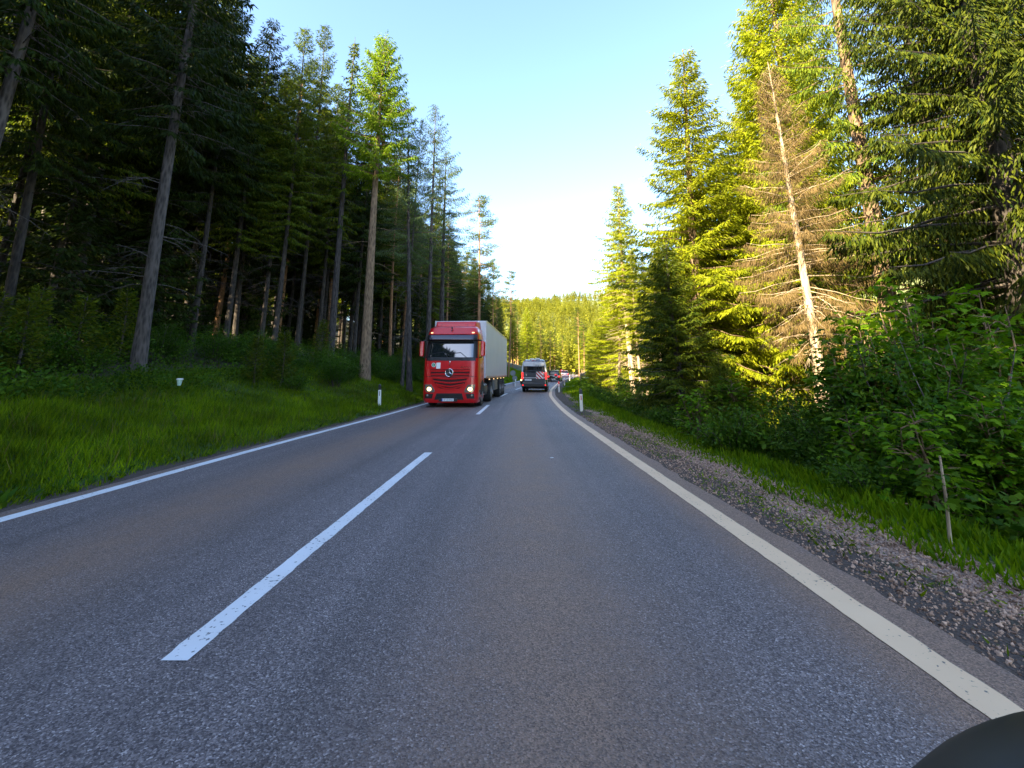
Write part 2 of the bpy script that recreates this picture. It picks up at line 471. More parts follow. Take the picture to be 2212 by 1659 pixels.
def mat_paint(name, col, wear):
    m, nt, b = newmat(name)
    tc = nt.nodes.new('ShaderNodeTexCoord')
    n = nt.nodes.new('ShaderNodeTexNoise'); n.inputs['Scale'].default_value = 34; n.inputs['Detail'].default_value = 4; L(nt, tc.outputs['UV'], n.inputs['Vector'])
    n2 = nt.nodes.new('ShaderNodeTexNoise'); n2.inputs['Scale'].default_value = 2.2; n2.inputs['Detail'].default_value = 6; L(nt, tc.outputs['UV'], n2.inputs['Vector'])
    ad = nt.nodes.new('ShaderNodeMath'); ad.operation = 'MULTIPLY_ADD'; L(nt, n2.outputs['Fac'], ad.inputs[0]); ad.inputs[1].default_value = .35; L(nt, n.outputs['Fac'], ad.inputs[2])
    mr = nt.nodes.new('ShaderNodeMapRange'); mr.inputs[1].default_value = wear + .06; mr.inputs[2].default_value = wear
    L(nt, ad.outputs[0], mr.inputs[0])
    mx = nt.nodes.new('ShaderNodeMix'); mx.data_type = 'RGBA'
    mx.inputs[6].default_value = (*col, 1); mx.inputs[7].default_value = (.11, .105, .11, 1)
    inv = nt.nodes.new('ShaderNodeMath'); inv.operation = 'SUBTRACT'; inv.inputs[0].default_value = 1.0; L(nt, mr.outputs[0], inv.inputs[1])
    L(nt, inv.outputs[0], mx.inputs[0])
    m2 = nt.nodes.new('ShaderNodeMix'); m2.data_type = 'RGBA'; m2.blend_type = 'MULTIPLY'; m2.inputs[7].default_value = (.80, .76, .72, 1)
    L(nt, n2.outputs['Fac'], m2.inputs[0]); L(nt, mx.outputs[2], m2.inputs[6])
    L(nt, m2.outputs[2], b.inputs['Base Color']); b.inputs['Roughness'].default_value = .7
    bp = nt.nodes.new('ShaderNodeBump'); bp.inputs['Strength'].default_value = .3; bp.inputs['Distance'].default_value = .004
    L(nt, n.outputs['Fac'], bp.inputs['Height']); L(nt, bp.outputs[0], b.inputs['Normal'])
    return m

def ribbon(name, y0, y1, fa, fb, dz, mat, step=.5, rag=0.0, seed=0, ncol=1, norm=False):
    """strip between lateral offsets fa(y) and fb(y) from the centre line"""
    rng = np.random.default_rng(seed)
    n = max(2, int((y1 - y0) / step) + 1)
    ys = np.linspace(y0, y1, n)
    a = fa(ys) + rng.normal(0, rag, n); bb = fb(ys) + rng.normal(0, rag, n)
    W = np.linspace(0, 1, ncol + 1)
    S = a[:, None] * (1 - W) + bb[:, None] * W
    Y = np.repeat(ys[:, None], ncol + 1, 1)
    V = np.stack([S + cx(Y), Y, cz(Y) + dz], -1).reshape(-1, 3)
    idx = np.arange(n * (ncol + 1)).reshape(n, ncol + 1)
    F = np.stack([idx[:-1, :-1], idx[:-1, 1:], idx[1:, 1:], idx[1:, :-1]], -1).reshape(-1, 4)
    me = bpy.data.meshes.new(name)
    me.from_pydata(V.tolist(), [], F.tolist())
    uv = me.uv_layers.new(name='UVMap')
    li = np.empty(len(me.loops), dtype=np.int32); me.loops.foreach_get('vertex_index', li)
    US = np.where(S > 0, S / rw(Y), S / lw(Y)) * 3.5 if norm else S      # lanes share one lateral scale
    UV = np.stack([US, Y], -1).reshape(-1, 2)[li]
    uv.data.foreach_set('uv', UV.astype(np.float32).ravel())
    me.materials.append(mat)
    return link(name, me)

def build_road():
    asp = mat_asphalt()
    tag(ribbon('road', -60, 190, lambda y: -lw(y) - .28, lambda y: rw(y) + .33, 0.0, asp, .25, .02, 3, 8, True), kind='structure')
    white = mat_paint('white_road_paint', (.80, .80, .82), .80)
    cream = mat_paint('cream_road_paint', (.84, .58, .36), .81)
    tag(ribbon('edge_line_marking', -40, 170, lambda y: -lw(y) - .085, lambda y: -lw(y) + .085, .004, white, .15, .003, 1), 'white solid edge line on the left side of the road', 'road marking', kind='structure')
    tag(ribbon('edge_line_marking', -40, 170, lambda y: rw(y) - .10, lambda y: rw(y) + .10, .004, cream, .12, .003, 2), 'cream solid edge line along the gravel shoulder', 'road marking', kind='structure')
    for i, (a, b) in enumerate([(-10.5, -4.5), (2.62, 8.75), (16.6, 21.4), (29.2, 33.4), (41, 46), (54, 59), (67, 72), (80, 85), (93, 98)]):
        tag(ribbon('lane_dash_marking', a, b, lambda y: 0 * y - .072, lambda y: 0 * y + .072, .004, white, .07, .0025, 5 + i), kind='structure')

build_ground()
build_road()

# ------------------------------------------------------------------ trees
def trunk_mb(H, r0, rng, bend=.15, base=-.6, sides=10, rtop=.02, flare=1.35):
    mb = MB(); pts = []; rad = []
    ax, ay = rng.normal(0, bend, 2); ph = rng.uniform(0, 6)
    n = 16
    def axis(z):
        t = max(z, 0) / H
        return Vector((ax * math.sin(t * 2.6 + ph) - ax * math.sin(ph), ay * math.sin(t * 3.1 + ph) - ay * math.sin(ph), z))
    for i in range(n + 1):
        z = base + (H - base) * (i / n) ** 1.15
        pts.append(axis(z))
        t = max(z, 0) / H
        r = r0 * (1 - t) ** .85 * (1 if z > .7 else 1 + (flare - 1) * (1 - max(z, -.2) / .7) ** 2) + rtop * .5
        rad.append(r)
    mb.tube(pts, rad, sides)
    return mb, axis

def conifer(kind_name, seed, H, r0, Rc, cb, mats, trans_mat, whorl=.36, nb=5, e_top=42, e_bot=-8, droop=.45, tw=.5, sl=.2, sw=.32, hang=0.0,
            dens=.16, prof=.85, sparse=0.0, dead_from=None, limbs=True, tip_up=.12, stub=0, lw_=.16):
    """a spruce or larch: whorled drooping branches carrying side twigs covered with small needle sprays"""
    rng = np.random.default_rng(seed)
    tm, axis = trunk_mb(H, r0, rng)
    Bs = []; Ds = []; Ls = []; Ws = []
    z = cb * H
    while z < H - .15:
        t = (z - cb * H) / (H * (1 - cb))
        prf = (1 - t) ** prof * min(1, .55 + 2.2 * t)
        k = nb if t < .85 else max(3, nb - 1)
        a0 = rng.uniform(0, 6.28)
        for b in range(k):
            if rng.random() < sparse: continue
            az = a0 + 6.283 * b / k + rng.normal(0, .25)
            Lb = max(.18, Rc * prf * rng.uniform(.6, 1.15))
            el = R(e_bot + (e_top - e_bot) * t + rng.normal(0, 5))
            m = max(3, int(Lb / dens))
            u = np.linspace(.12 if t > .25 else .2, 1, m)
            o = axis(z + rng.normal(0, .06))
            rr = Lb * u * math.cos(el); zz = Lb * (math.sin(el) * u - droop * (1 - t * .6) * u ** 2 + tip_up * u ** 4 * 2)
            ca, sa = math.cos(az), math.sin(az)
            P = np.stack([o.x + ca * rr, o.y + sa * rr, o.z + zz], -1)
            T = nrm(np.gradient(P, axis=0))
            Sd = np.array([-sa, ca, 0.0])
            if limbs:
                pts = [o] + [Vector(P[i]) for i in ((m // 3), (2 * m // 3), m - 1)]
                rb = max(.006, r0 * lw_ * (Lb / Rc))
                tm.tube(pts, [rb, rb * .7, rb * .45, .004], 4, False)
            for sg in (-1, 1, 0):
                ln = np.clip(tw * Lb * (1.02 - u) ** .8 * .7 + .16, .14, .95) * rng.uniform(.6, 1.15, m)
                if sg == 0: ln = ln * 0 + .2
                dn = rng.uniform(.0, .45, m) + hang * rng.uniform(.2, 1.2, m)
                D = T * (.65 if sg else 1) + Sd * sg * .85 + np.array([0, 0, -1.0]) * dn[:, None]
                D = nrm(D)
                ns = max(2, int(np.mean(ln) / (sl * .55)) + 1) if sg else 2
                for q in range(ns):
                    v = (q + rng.uniform(0, .6, m)) / ns
                    base = P + D * (ln * v)[:, None] + np.array([0, 0, -1.0]) * (hang * .5 * (ln * v) ** 2)[:, None]
                    Dq = D + rng.normal(0, .27, (m, 3)) + np.array([0, 0, -.25 - hang])
                    Bs.append(base); Ds.append(Dq)
                    Ls.append(sl * rng.uniform(.7, 1.5, m) * (1.15 - .45 * v)); Ws.append(sl * sw * rng.uniform(.7, 1.4, m))
        z += whorl * rng.uniform(.75, 1.25) * (1 - .35 * t)
    # bare dead branches under the crown
    for i in range(stub):
        zz = rng.uniform(.12, cb + .1) * H; az = rng.uniform(0, 6.28); Lb = rng.uniform(.5, 1.0) * Rc * .8
        o = axis(zz); ca, sa = math.cos(az), math.sin(az)
        dr = rng.uniform(.1, .6)
        pts = [o + Vector((ca * Lb * q, sa * Lb * q, Lb * (.12 * q - dr * q * q))) for q in (0, .35, .7, 1)]
        tm.tube(pts, [.016, .011, .008, .003], 4, False)
        for q in range(int(Lb * 5)):
            f = rng.uniform(.3, 1); p = o + Vector((ca * Lb * f, sa * Lb * f, Lb * (.12 * f - dr * f * f)))
            e = Vector(rng.normal(0, 1, 3)); e.z = -abs(e.z) * .7; e = e.normalized() * rng.uniform(.15, .45)
            tm.tube([p, p + e], [.006, .002], 3, False)
    root = thing(kind_name, None, None)
    tr = tm.build('trunk', mats, root)
    B = np.concatenate(Bs); D = np.concatenate(Ds)
    me = np_mesh('crown', kites(B, D, np.concatenate(Ls), np.concatenate(Ws), rng), 4, trans_mat)
    link('crown', me, root)
    return root

def pine(seed, H, r0, Rc, cb, bark, leaf, clumps=70):
    rng = np.random.default_rng(seed)
    tm, axis = trunk_mb(H, r0, rng, .25)
    Bs = []; Ds = []; Ls = []; Ws = []
    for i in range(clumps):
        t = (i + rng.random()) / clumps
        z = H * (cb + (1 - cb) * t)
        Lb = Rc * (1 - t ** 1.6 * .8) * min(1, .35 + 2 * t) * rng.uniform(.35, 1.1)
        az = rng.uniform(0, 6.28); o = axis(z); ca, sa = math.cos(az), math.sin(az)
        e = rng.uniform(-.15, .35)
        tip = o + Vector((ca * Lb, sa * Lb, Lb * e))
        tm.tube([o, o.lerp(tip, .6) + Vector((0, 0, -.1)), tip], [.035, .022, .008], 4, False)
        n = 150
        fr = rng.uniform(.45, 1.1, n)[:, None]
        c = np.array(o) * (1 - fr) + np.array(tip) * fr + rng.normal(0, 1, (n, 3)) * np.array([.30, .30, .14]) * (.6 + .5 * Lb / Rc)
        d = rng.normal(0, 1, (n, 3)) * .7 + np.array([ca, sa, .5])
        Bs.append(c); Ds.append(d); Ls.append(rng.uniform(.12, .26, n)); Ws.append(rng.uniform(.03, .07, n))
    for i in range(14):
        zz = rng.uniform(.3, cb) * H; az = rng.uniform(0, 6.28); Lb = rng.uniform(.4, 1.3); o = axis(zz)
        tm.tube([o, o + Vector((math.cos(az) * Lb, math.sin(az) * Lb, rng.uniform(-.3, .1)))], [.02, .005], 4, False)
    root = thing('pine_tree', None, None)
    tm.build('trunk', bark, root)
    link('crown', np_mesh('crown', kites(np.concatenate(Bs), np.concatenate(Ds), np.concatenate(Ls), np.concatenate(Ws), rng), 4, leaf), root)
    return root

LEAF = [(0, 0), (.16, .06), (.46, -.04), (.40, .14), (.66, .34), (.40, .36), (.24, .42), (.36, .74), (.20, .72), (0, 1.12), (-.20, .72), (-.36, .74), (-.24, .42), (-.40, .36), (-.66, .34), (-.40, .14), (-.46, -.04), (-.16, .06)]
def maple_leaves(B, D, N, size):
    D = nrm(D); S = nrm(np.cross(D, N)); U = np.cross(S, D)
    pts = []
    for a, b in LEAF:
        pts.append(B + S * (a * size)[:, None] + D * (b * size)[:, None] - U * ((a * a * .35 + b * b * .18) * size)[:, None])
    return np.stack(pts, 1).reshape(-1, 3)

def maple(seed, H, Rc, nst, nleaf, size=.15, name='maple_sapling'):
    rng = np.random.default_rng(seed)
    tm = MB(); Bs = []; Ds = []; Ns = []
    tips = []
    for i in range(nst):
        az = rng.uniform(0, 6.28); lean = rng.uniform(.05, .5) * Rc; h = H * rng.uniform(.6, 1)
        pts = [Vector((math.cos(az) * lean * q ** 1.5, math.sin(az) * lean * q ** 1.5, h * q - .2 * (1 - q))) + Vector(rng.normal(0, .03, 3)) for q in np.linspace(0, 1, 7)]
        tm.tube(pts, np.linspace(.028 + .006 * H, .006, 7), 6, False)
        for j in range(int(5 + H * 3)):
            f = rng.uniform(.2, 1); p = pts[min(5, int(f * 6))].lerp(pts[min(6, int(f * 6) + 1)], (f * 6) % 1)
            a2 = rng.uniform(0, 6.28); l2 = Rc * rng.uniform(.3, .9) * (1.1 - .6 * f)
            q1 = p + Vector((math.cos(a2) * l2 * .5, math.sin(a2) * l2 * .5, l2 * .28)); q2 = p + Vector((math.cos(a2) * l2, math.sin(a2) * l2, l2 * .32))
            tm.tube([p, q1, q2], [.012, .008, .004], 4, False)
            for k in range(6): tips.append((p, q1, q2, a2))
    for i in range(nleaf):
        p, q1, q2, a2 = tips[rng.integers(len(tips))]
        f = rng.uniform(.15, 1.08) ** .7
        c = (p.lerp(q1, f * 2) if f < .5 else q1.lerp(q2, f * 2 - 1)) + Vector(rng.normal(0, .09, 3))
        a = a2 + rng.normal(0, .9)
        Bs.append(c); Ds.append((math.cos(a), math.sin(a), rng.uniform(-.6, .15))); Ns.append((rng.normal(0, .35), rng.normal(0, .35), 1))
    root = thing(name, None, None)
    tm.build('stems', M['bark_warm'], root)
    B = np.array([tuple(b) for b in Bs]); n = len(B)
    me = np_mesh('leaves', maple_leaves(B, np.array(Ds), nrm(np.array(Ns)), size * rng.uniform(.55, 1.25, n)), len(LEAF), M['maple'])
    link('crown', me, root)
    return root

def shrub(seed, H, Rc, n, mat, ls=.07, name='shrub'):
    rng = np.random.default_rng(seed)
    tm = MB(); Bs = []; Ds = []
    for i in range(14):
        az = rng.uniform(0, 6.28); l = Rc * rng.uniform(.3, .9); h = H * rng.uniform(.45, 1)
        pts = [Vector((math.cos(az) * l * q, math.sin(az) * l * q, h * q ** .8 - .15 * (1 - q))) + Vector(rng.normal(0, .04, 3)) for q in np.linspace(0, 1, 5)]
        tm.tube(pts, [.02, .015, .012, .008, .003], 4, False)
        m = n // 14
        f = rng.uniform(.15, 1, m) ** .6
        ii = np.clip((f * 4).astype(int), 0, 3); P = np.array([tuple(p) for p in pts])
        c = P[ii] + (P[ii + 1] - P[ii]) * ((f * 4) - ii)[:, None] + rng.normal(0, 1, (m, 3)) * np.array([.2, .2, .13]) * Rc * .9
        c[:, 2] = np.maximum(c[:, 2], .02)
        Bs.append(c); Ds.append(rng.normal(0, 1, (m, 3)) + np.array([math.cos(az), math.sin(az), .2]) * .7)
    B = np.concatenate(Bs); D = np.concatenate(Ds)
    root = thing(name, None, None)
    tm.build('stems', M['bark'], root)
    link('crown', np_mesh('leaves', kites(B, D, ls * rng.uniform(.7, 1.5, len(B)), ls * .55 * rng.uniform(.7, 1.3, len(B)), rng, .5), 4, mat), root)
    return root

PROTO = {}
def protos():
    P = PROTO
    for i in range(3):      # forest spruces, bare below, dark crown above
        P['forest%d' % i] = conifer('spruce_tree', 10 + i, 20, .145, 2.9 + .3 * i, (.30, .20, .36)[i], M['bark_shade_tone'], M['spruce_shade_tone'], whorl=.5, nb=7, droop=.5, sl=.21, sw=.25, dens=.12, hang=.35, stub=16, sparse=.24, prof=.62, tw=.42)
    P['grey'] = conifer('spruce_tree', 16, 20, .20, 3.0, .36, M['bark'], M['spruce_shade_tone'], whorl=.42, nb=6, droop=.5, sl=.22, sw=.30, dens=.19, hang=.3, stub=22, sparse=.16, prof=.62)
    P['edge'] = conifer('spruce_tree', 17, 20, .15, 2.9, .33, M['bark_shade_tone'], M['spruce_mid'], whorl=.5, nb=7, droop=.5, sl=.20, sw=.25, dens=.115, hang=.35, stub=16, sparse=.22, prof=.62, tw=.42)
    P['narrow'] = conifer('spruce_tree', 21, 21, .20, 1.75, .36, M['bark'], M['spruce_mid'], whorl=.5, nb=4, droop=.55, sl=.24, dens=.19, hang=.4, stub=30, sparse=.15)
    for i in range(3):      # roadside spruces, sunlight put into the needle colour
        P['sunny%d' % i] = conifer('spruce_tree', 30 + i, 16, .19, 3.1, (.1, .2, .05)[i], M['bark_warm'], M['spruce_sun_tone'], whorl=.37, nb=8, droop=.55, sl=.165, sw=.22, dens=.085, hang=.4, stub=22, sparse=.12, prof=.68, tw=.45)
    P['dense'] = conifer('spruce_tree', 40, 9, .13, 2.3, .03, M['bark'], M['spruce_mid'], whorl=.32, nb=8, droop=.4, sl=.15, sw=.24, dens=.085, hang=.35, tw=.45)
    P['under'] = conifer('spruce_tree', 41, 7, .09, 1.9, .06, M['bark'], M['spruce_shade_tone'], whorl=.3, nb=6, droop=.35, sl=.19, dens=.17, hang=.3)
    P['bare'] = conifer('spruce_tree', 44, 15, .15, 2.0, .45, M['bark_pale'], M['spruce_sun_tone'], whorl=.38, nb=8, droop=.5, sl=.165, sw=.22, dens=.09, hang=.45, stub=70, tw=.45)
    P['gappy'] = conifer('spruce_tree', 47, 19, .24, 3.0, .22, M['bark_warm'], M['spruce_mid'], whorl=.55, nb=6, droop=.6, sl=.14, sw=.2, dens=.085, hang=.8, tw=.45, stub=24, sparse=.25)
    P['big'] = conifer('spruce_tree', 48, 18, .26, 3.6, .04, M['bark_shade_tone'], M['spruce_big'], whorl=.38, nb=8, droop=.5, sl=.14, sw=.2, dens=.07, hang=.7, tw=.45, sparse=.08, stub=20)
    P['larch'] = conifer('larch_tree', 50, 20, .27, 2.5, .56, M['bark_warm'], M['larch'], whorl=.33, nb=6, e_top=50, e_bot=0, droop=.3, sl=.18, sw=.30, dens=.11, hang=.7, stub=12, sparse=.12, prof=.55)
    P['larch_thin'] = conifer('larch_tree', 53, 19, .17, 2.9, .46, M['bark'], M['larch_pale'], whorl=.5, nb=5, e_top=40, e_bot=-5, droop=.35, sl=.15, sw=.22, dens=.14, hang=.8, stub=30, sparse=.25, prof=.6)
    P['dead'] = conifer('dead_spruce', 57, 11, .17, 2.2, .30, M['bark_pale'], M['dead'], whorl=.25, nb=7, droop=.5, sl=.17, sw=.07, dens=.055, hang=.6, stub=14, prof=.7, sparse=.36, lw_=.09, tw=.45)
    P['pine0'] = pine(60, 20, .17, 2.6, .45, M['bark_pine'], M['pine'], 60)
    P['pine1'] = pine(61, 18, .15, 2.2, .55, M['bark_pine'], M['pine'], 45)
    P['young'] = conifer('spruce_sapling', 64, 2.4, .03, .75, .12, M['bark'], M['spruce_mid'], whorl=.2, nb=5, droop=.1, sl=.13, dens=.1, e_top=55, e_bot=15)
    P['maple0'] = maple(70, 2.6, 1.0, 6, 1100, .12)
    P['maple1'] = maple(71, 1.6, .8, 6, 640, .105)
    P['maple2'] = maple(72, 3.6, 1.2, 6, 1700, .12)
    P['shrub0'] = shrub(75, 1.3, .95, 2600, M['shrub'])
    P['shrub1'] = shrub(76, .9, .8, 2000, M['herb'], .08)
    P['shrub2'] = shrub(77, 2.4, 1.2, 3600, M['shrub'], .075)
    P['limey'] = shrub(78, 2.6, 1.3, 4200, M['larch'], .085)
protos()
BASE_H = dict(grey=20, edge=20, forest0=20, forest1=20, forest2=20, narrow=21, sunny0=16, sunny1=16, sunny2=16, dense=9, under=7, bare=15, gappy=19, big=18, larch=20, larch_thin=19, dead=11,
              pine0=20, pine1=18, young=2.4, maple0=2.6, maple1=1.6, maple2=3.6, shrub0=1.3, shrub1=.9, shrub2=2.4, limey=2.6)
USED = set()
NPLANT = [0]
def plant(kind, x, y, H, label, cat, group=None, rz=None, wide=1.0, lean=(0, 0), dz=0.0, name=None):
    src = PROTO[kind]
    if kind in USED: o = copy_tree(src)
    else:
        o = src; USED.add(kind)
    NPLANT[0] += 1
    rr = random.Random(NPLANT[0] * 7 + 1)
    k = H / BASE_H[kind]
    o.location = (x, y, gz(x, y) + dz)
    o.scale = (k ** .75 * wide, k ** .75 * wide, k)
    o.rotation_euler = (lean[1], lean[0], rr.uniform(0, 6.28) if rz is None else rz)
    for q in ('label', 'category', 'group'):
        if q in o: del o[q]
    if name: o.name = name
    return tag(o, label, cat, group)

def plant_px(kind, px, Y, top, label, cat='tree', group=None, wide=1.0, lean=(0, 0), rz=None, dz=0.0):
    """tree whose foot is at image column px (2212 px view) at depth Y and whose tip reaches image row top"""
    x = gx(px, Y); z = gz(x, Y)
    H = ray(px, top, Y).z - z
    return plant(kind, x, Y, H, label, cat, group, rz, wide, lean, dz)

def left_forest():
    plant_px('grey', 296, 14.0, -420, 'large grey tree trunk standing at the grass edge on the left, bare below', group=None, wide=.86, rz=1.0)
    plant_px('grey', -150, 10.5, -700, 'thick leaning trunk cut by the left edge of the picture', wide=.8, lean=(.06, 0), rz=2.0)
    plant_px('forest1', 505, 26, 40, 'slim dark trunk standing alone at the bank top left of the narrow spruce')
    plant_px('narrow', 712, 27, 70, 'narrow spruce with a sunlit yellow top left of the big larch', rz=.5)
    plant_px('larch', 787, 26, 78, 'tall bright green larch with a bare brown trunk left of the truck', wide=1.05, rz=.3)
    plant_px('larch_thin', 884, 27.5, 235, 'thin larch with a pale mossy trunk leaning left beside the truck', lean=(-.045, 0))
    plant_px('larch_thin', 868, 29, 260, 'very slim dark trunk crossing behind the pale leaning larch', lean=(-.03, 0), wide=.6)
    plant_px('larch_thin', 921, 33, 225, 'sparse larch with thin drooping twigs right above the truck cab')
    plant_px('larch_thin', 950, 38, 330, 'greyish larch with long hanging branches over the truck trailer', wide=1.3)
    plant_px('pine0', 1030, 52, 425, 'lone slender pine rising above the trailer against the sky', wide=1.15)
    plant_px('pine1', 1098, 75, 585, 'small orange stemmed pine at the end of the left forest edge')
    plant_px('pine1', 1068, 66, 560, 'dark topped pine between the lone pine and the forest end')
    plant_px('edge', 590, 25, 62, 'spruce with a pointed top at the upper forest edge, nearest of two', wide=.9)
    plant_px('edge', 640, 29, 55, 'open topped spruce against the blue sky left of the narrow spruce', wide=.8)
    SX = [0, 440, 480, 540, 640, 690, 720, 790, 860, 900, 960, 1000, 1060, 1120, 1200]
    SY = [-600, -300, 40, 70, 90, 150, 130, 190, 330, 400, 470, 530, 590, 650, 720]
    zones = [(-9999, 200, 'dark spruce in the shaded forest at the far left of the picture', 'spruces in the shade at the far left'),
             (200, 480, 'dark spruce in the shaded forest around the large grey trunk', 'spruces around the large grey trunk'),
             (480, 760, 'dark spruce in the forest behind the narrow yellow topped spruce', 'spruces behind the narrow spruce'),
             (760, 930, 'dark spruce in the forest between the big larch and the truck', 'spruces between larch and truck'),
             (930, 1200, 'spruce on the bank above the white trailer', 'spruces above the trailer')]
    rng = np.random.default_rng(4)
    pts = []; n = 0; tries = 0
    fixed = [(296, 14), (787, 26), (884, 27.5), (712, 27)]
    while n < 185 and tries < 9000:
        tries += 1
        y = 5 + 95 * rng.random() ** 1.15
        u = 7.2 + 19 * rng.random() ** 1.25 + (3.0 if y < 30 else 0)
        x = float(cx(y)) - lw(y) - u
        px = proj((x, y, gz(x, y)))[0]
        if px < -260 or px > 1160: continue
        if px < -40 and rng.random() < .8: continue
        if any((x - a) ** 2 + (y - b) ** 2 < (1.7 if y < 40 else 2.2) ** 2 for a, b in pts): continue
        if any(abs(px - a) < 34 and y < b + 2 for a, b in fixed): continue
        if 240 < px < 420 and y < 17: continue
        pts.append((x, y)); n += 1
        H = rng.uniform(17, 23)
        zt = ray(px, float(np.interp(px, SX, SY)) + rng.uniform(0, 90), y).z
        H = min(H, max(5.0, zt - gz(x, y)))
        k = ['forest0', 'forest1', 'forest2', 'forest1', 'pine1' if rng.random() < .5 else 'forest2'][rng.integers(5)]
        if k == 'pine1' and px < 420 and y < 30: k = 'forest1'
        if px < 940 and rng.random() < (.7 if px > 470 else .4): k = 'edge'
        if 440 < px < 940 and y > 24 and rng.random() < .3: k = ['pine0', 'pine1'][n % 2]
        if px > 940: k = ['pine0', 'pine1', 'forest1'][rng.integers(3)]
        za = [q for q in zones if q[0] <= px < q[1]][0]
        plant(k, x, y, H, za[2].replace('spruce', 'pine') if k.startswith('pine') else za[2], 'tree', za[3].replace('spruces', 'pines') if k.startswith('pine') else za[3], wide=rng.uniform(.85, 1.1))
    rng = np.random.default_rng(15)
    for i in range(20):
        y = rng.uniform(31, 70); u = rng.uniform(7, 13)
        x = float(cx(y)) - lw(y) - u
        px = proj((x, y, 2))[0]
        zt = ray(px, float(np.interp(px, SX, SY)) + rng.uniform(20, 130), y).z
        H = float(np.clip(zt - gz(x, y), 5, 19))
        k = ['edge', 'edge', 'larch_thin', 'under'][i % 4]
        lab = {'edge': 'leafy spruce stepping down along the forest edge above the trailer', 'larch_thin': 'thin drooping larch along the forest edge above the trailer', 'under': 'low dark spruce along the forest edge above the trailer'}[k]
        plant(k, x, y, H if k != 'under' else min(H, 9), lab, 'tree', lab.replace('spruce', 'spruces').replace('larch ', 'larches '))
    rng = np.random.default_rng(12)
    for i in range(34):
        y = 15 + 50 * rng.random() ** 1.2; u = rng.uniform(10.5, 20)
        x = float(cx(y)) - lw(y) - u
        px = proj((x, y, 2))[0]
        if px < -200: continue
        plant('under', x, y, rng.uniform(4.5, 9), 'dark understorey spruce filling the shade between the left forest trunks', 'tree', 'understorey spruces of the left forest', wide=rng.uniform(1, 1.3))
    # young spruces and shrubs along the bank
    yl = [(330, 12.5, 560, 'young dark spruce under the large trees at the far left'), (965, 27, 690, None)]
    plant_px('young', 160, 13, 640, 'young spruce with thin airy branches left of the large grey trunk', 'sapling', wide=1.2)
    plant_px('young', 548, 17, 725, 'small spruce sapling just right of the large grey trunk', 'sapling')
    plant_px('young', 605, 18, 715, 'taller spruce sapling in front of the dark wood', 'sapling')
    rng = np.random.default_rng(9)
    for i in range(95):
        y = 8 + 55 * rng.random() ** 1.3
        u = rng.uniform(5.6, 8.6) + (1.3 if y < 18 else 0) - (1.8 if y > 22 else 0)
        x = float(cx(y)) - lw(y) - u
        k = ['shrub0', 'shrub1', 'shrub0', 'young', 'shrub2'][rng.integers(5)]
        lab = {'shrub0': 'low dark shrub on the left bank at the forest edge', 'shrub1': 'low leafy herb bush on the left bank', 'young': 'little spruce seedling on the left bank', 'shrub2': 'tall dark shrub on the left bank'}[k]
        plant(k, x, y, BASE_H[k] * rng.uniform(.65, 1.15) * (.6 if k == 'shrub2' else 1), lab, 'sapling' if k == 'young' else 'shrub', lab.replace(' on the', 's on the').replace('bush', 'bushe'))

def bank_shrubs():
    rng = np.random.default_rng(41)
    for i in range(34):
        y = rng.uniform(17, 36); u = rng.uniform(3.4, 6.2)
        x = float(cx(y)) - lw(y) - u
        k = ['shrub0', 'shrub2', 'shrub1'][rng.integers(3)]
        lab = {'shrub0': 'leafy green shrub on the bank at the foot of the larches', 'shrub2': 'taller green shrub on the bank at the foot of the larches', 'shrub1': 'low herb clump on the bank at the foot of the larches'}[k]
        plant(k, x, y, BASE_H[k] * rng.uniform(.5, .85), lab, 'shrub', lab.replace('shrub', 'shrubs').replace('clump', 'clumps'))

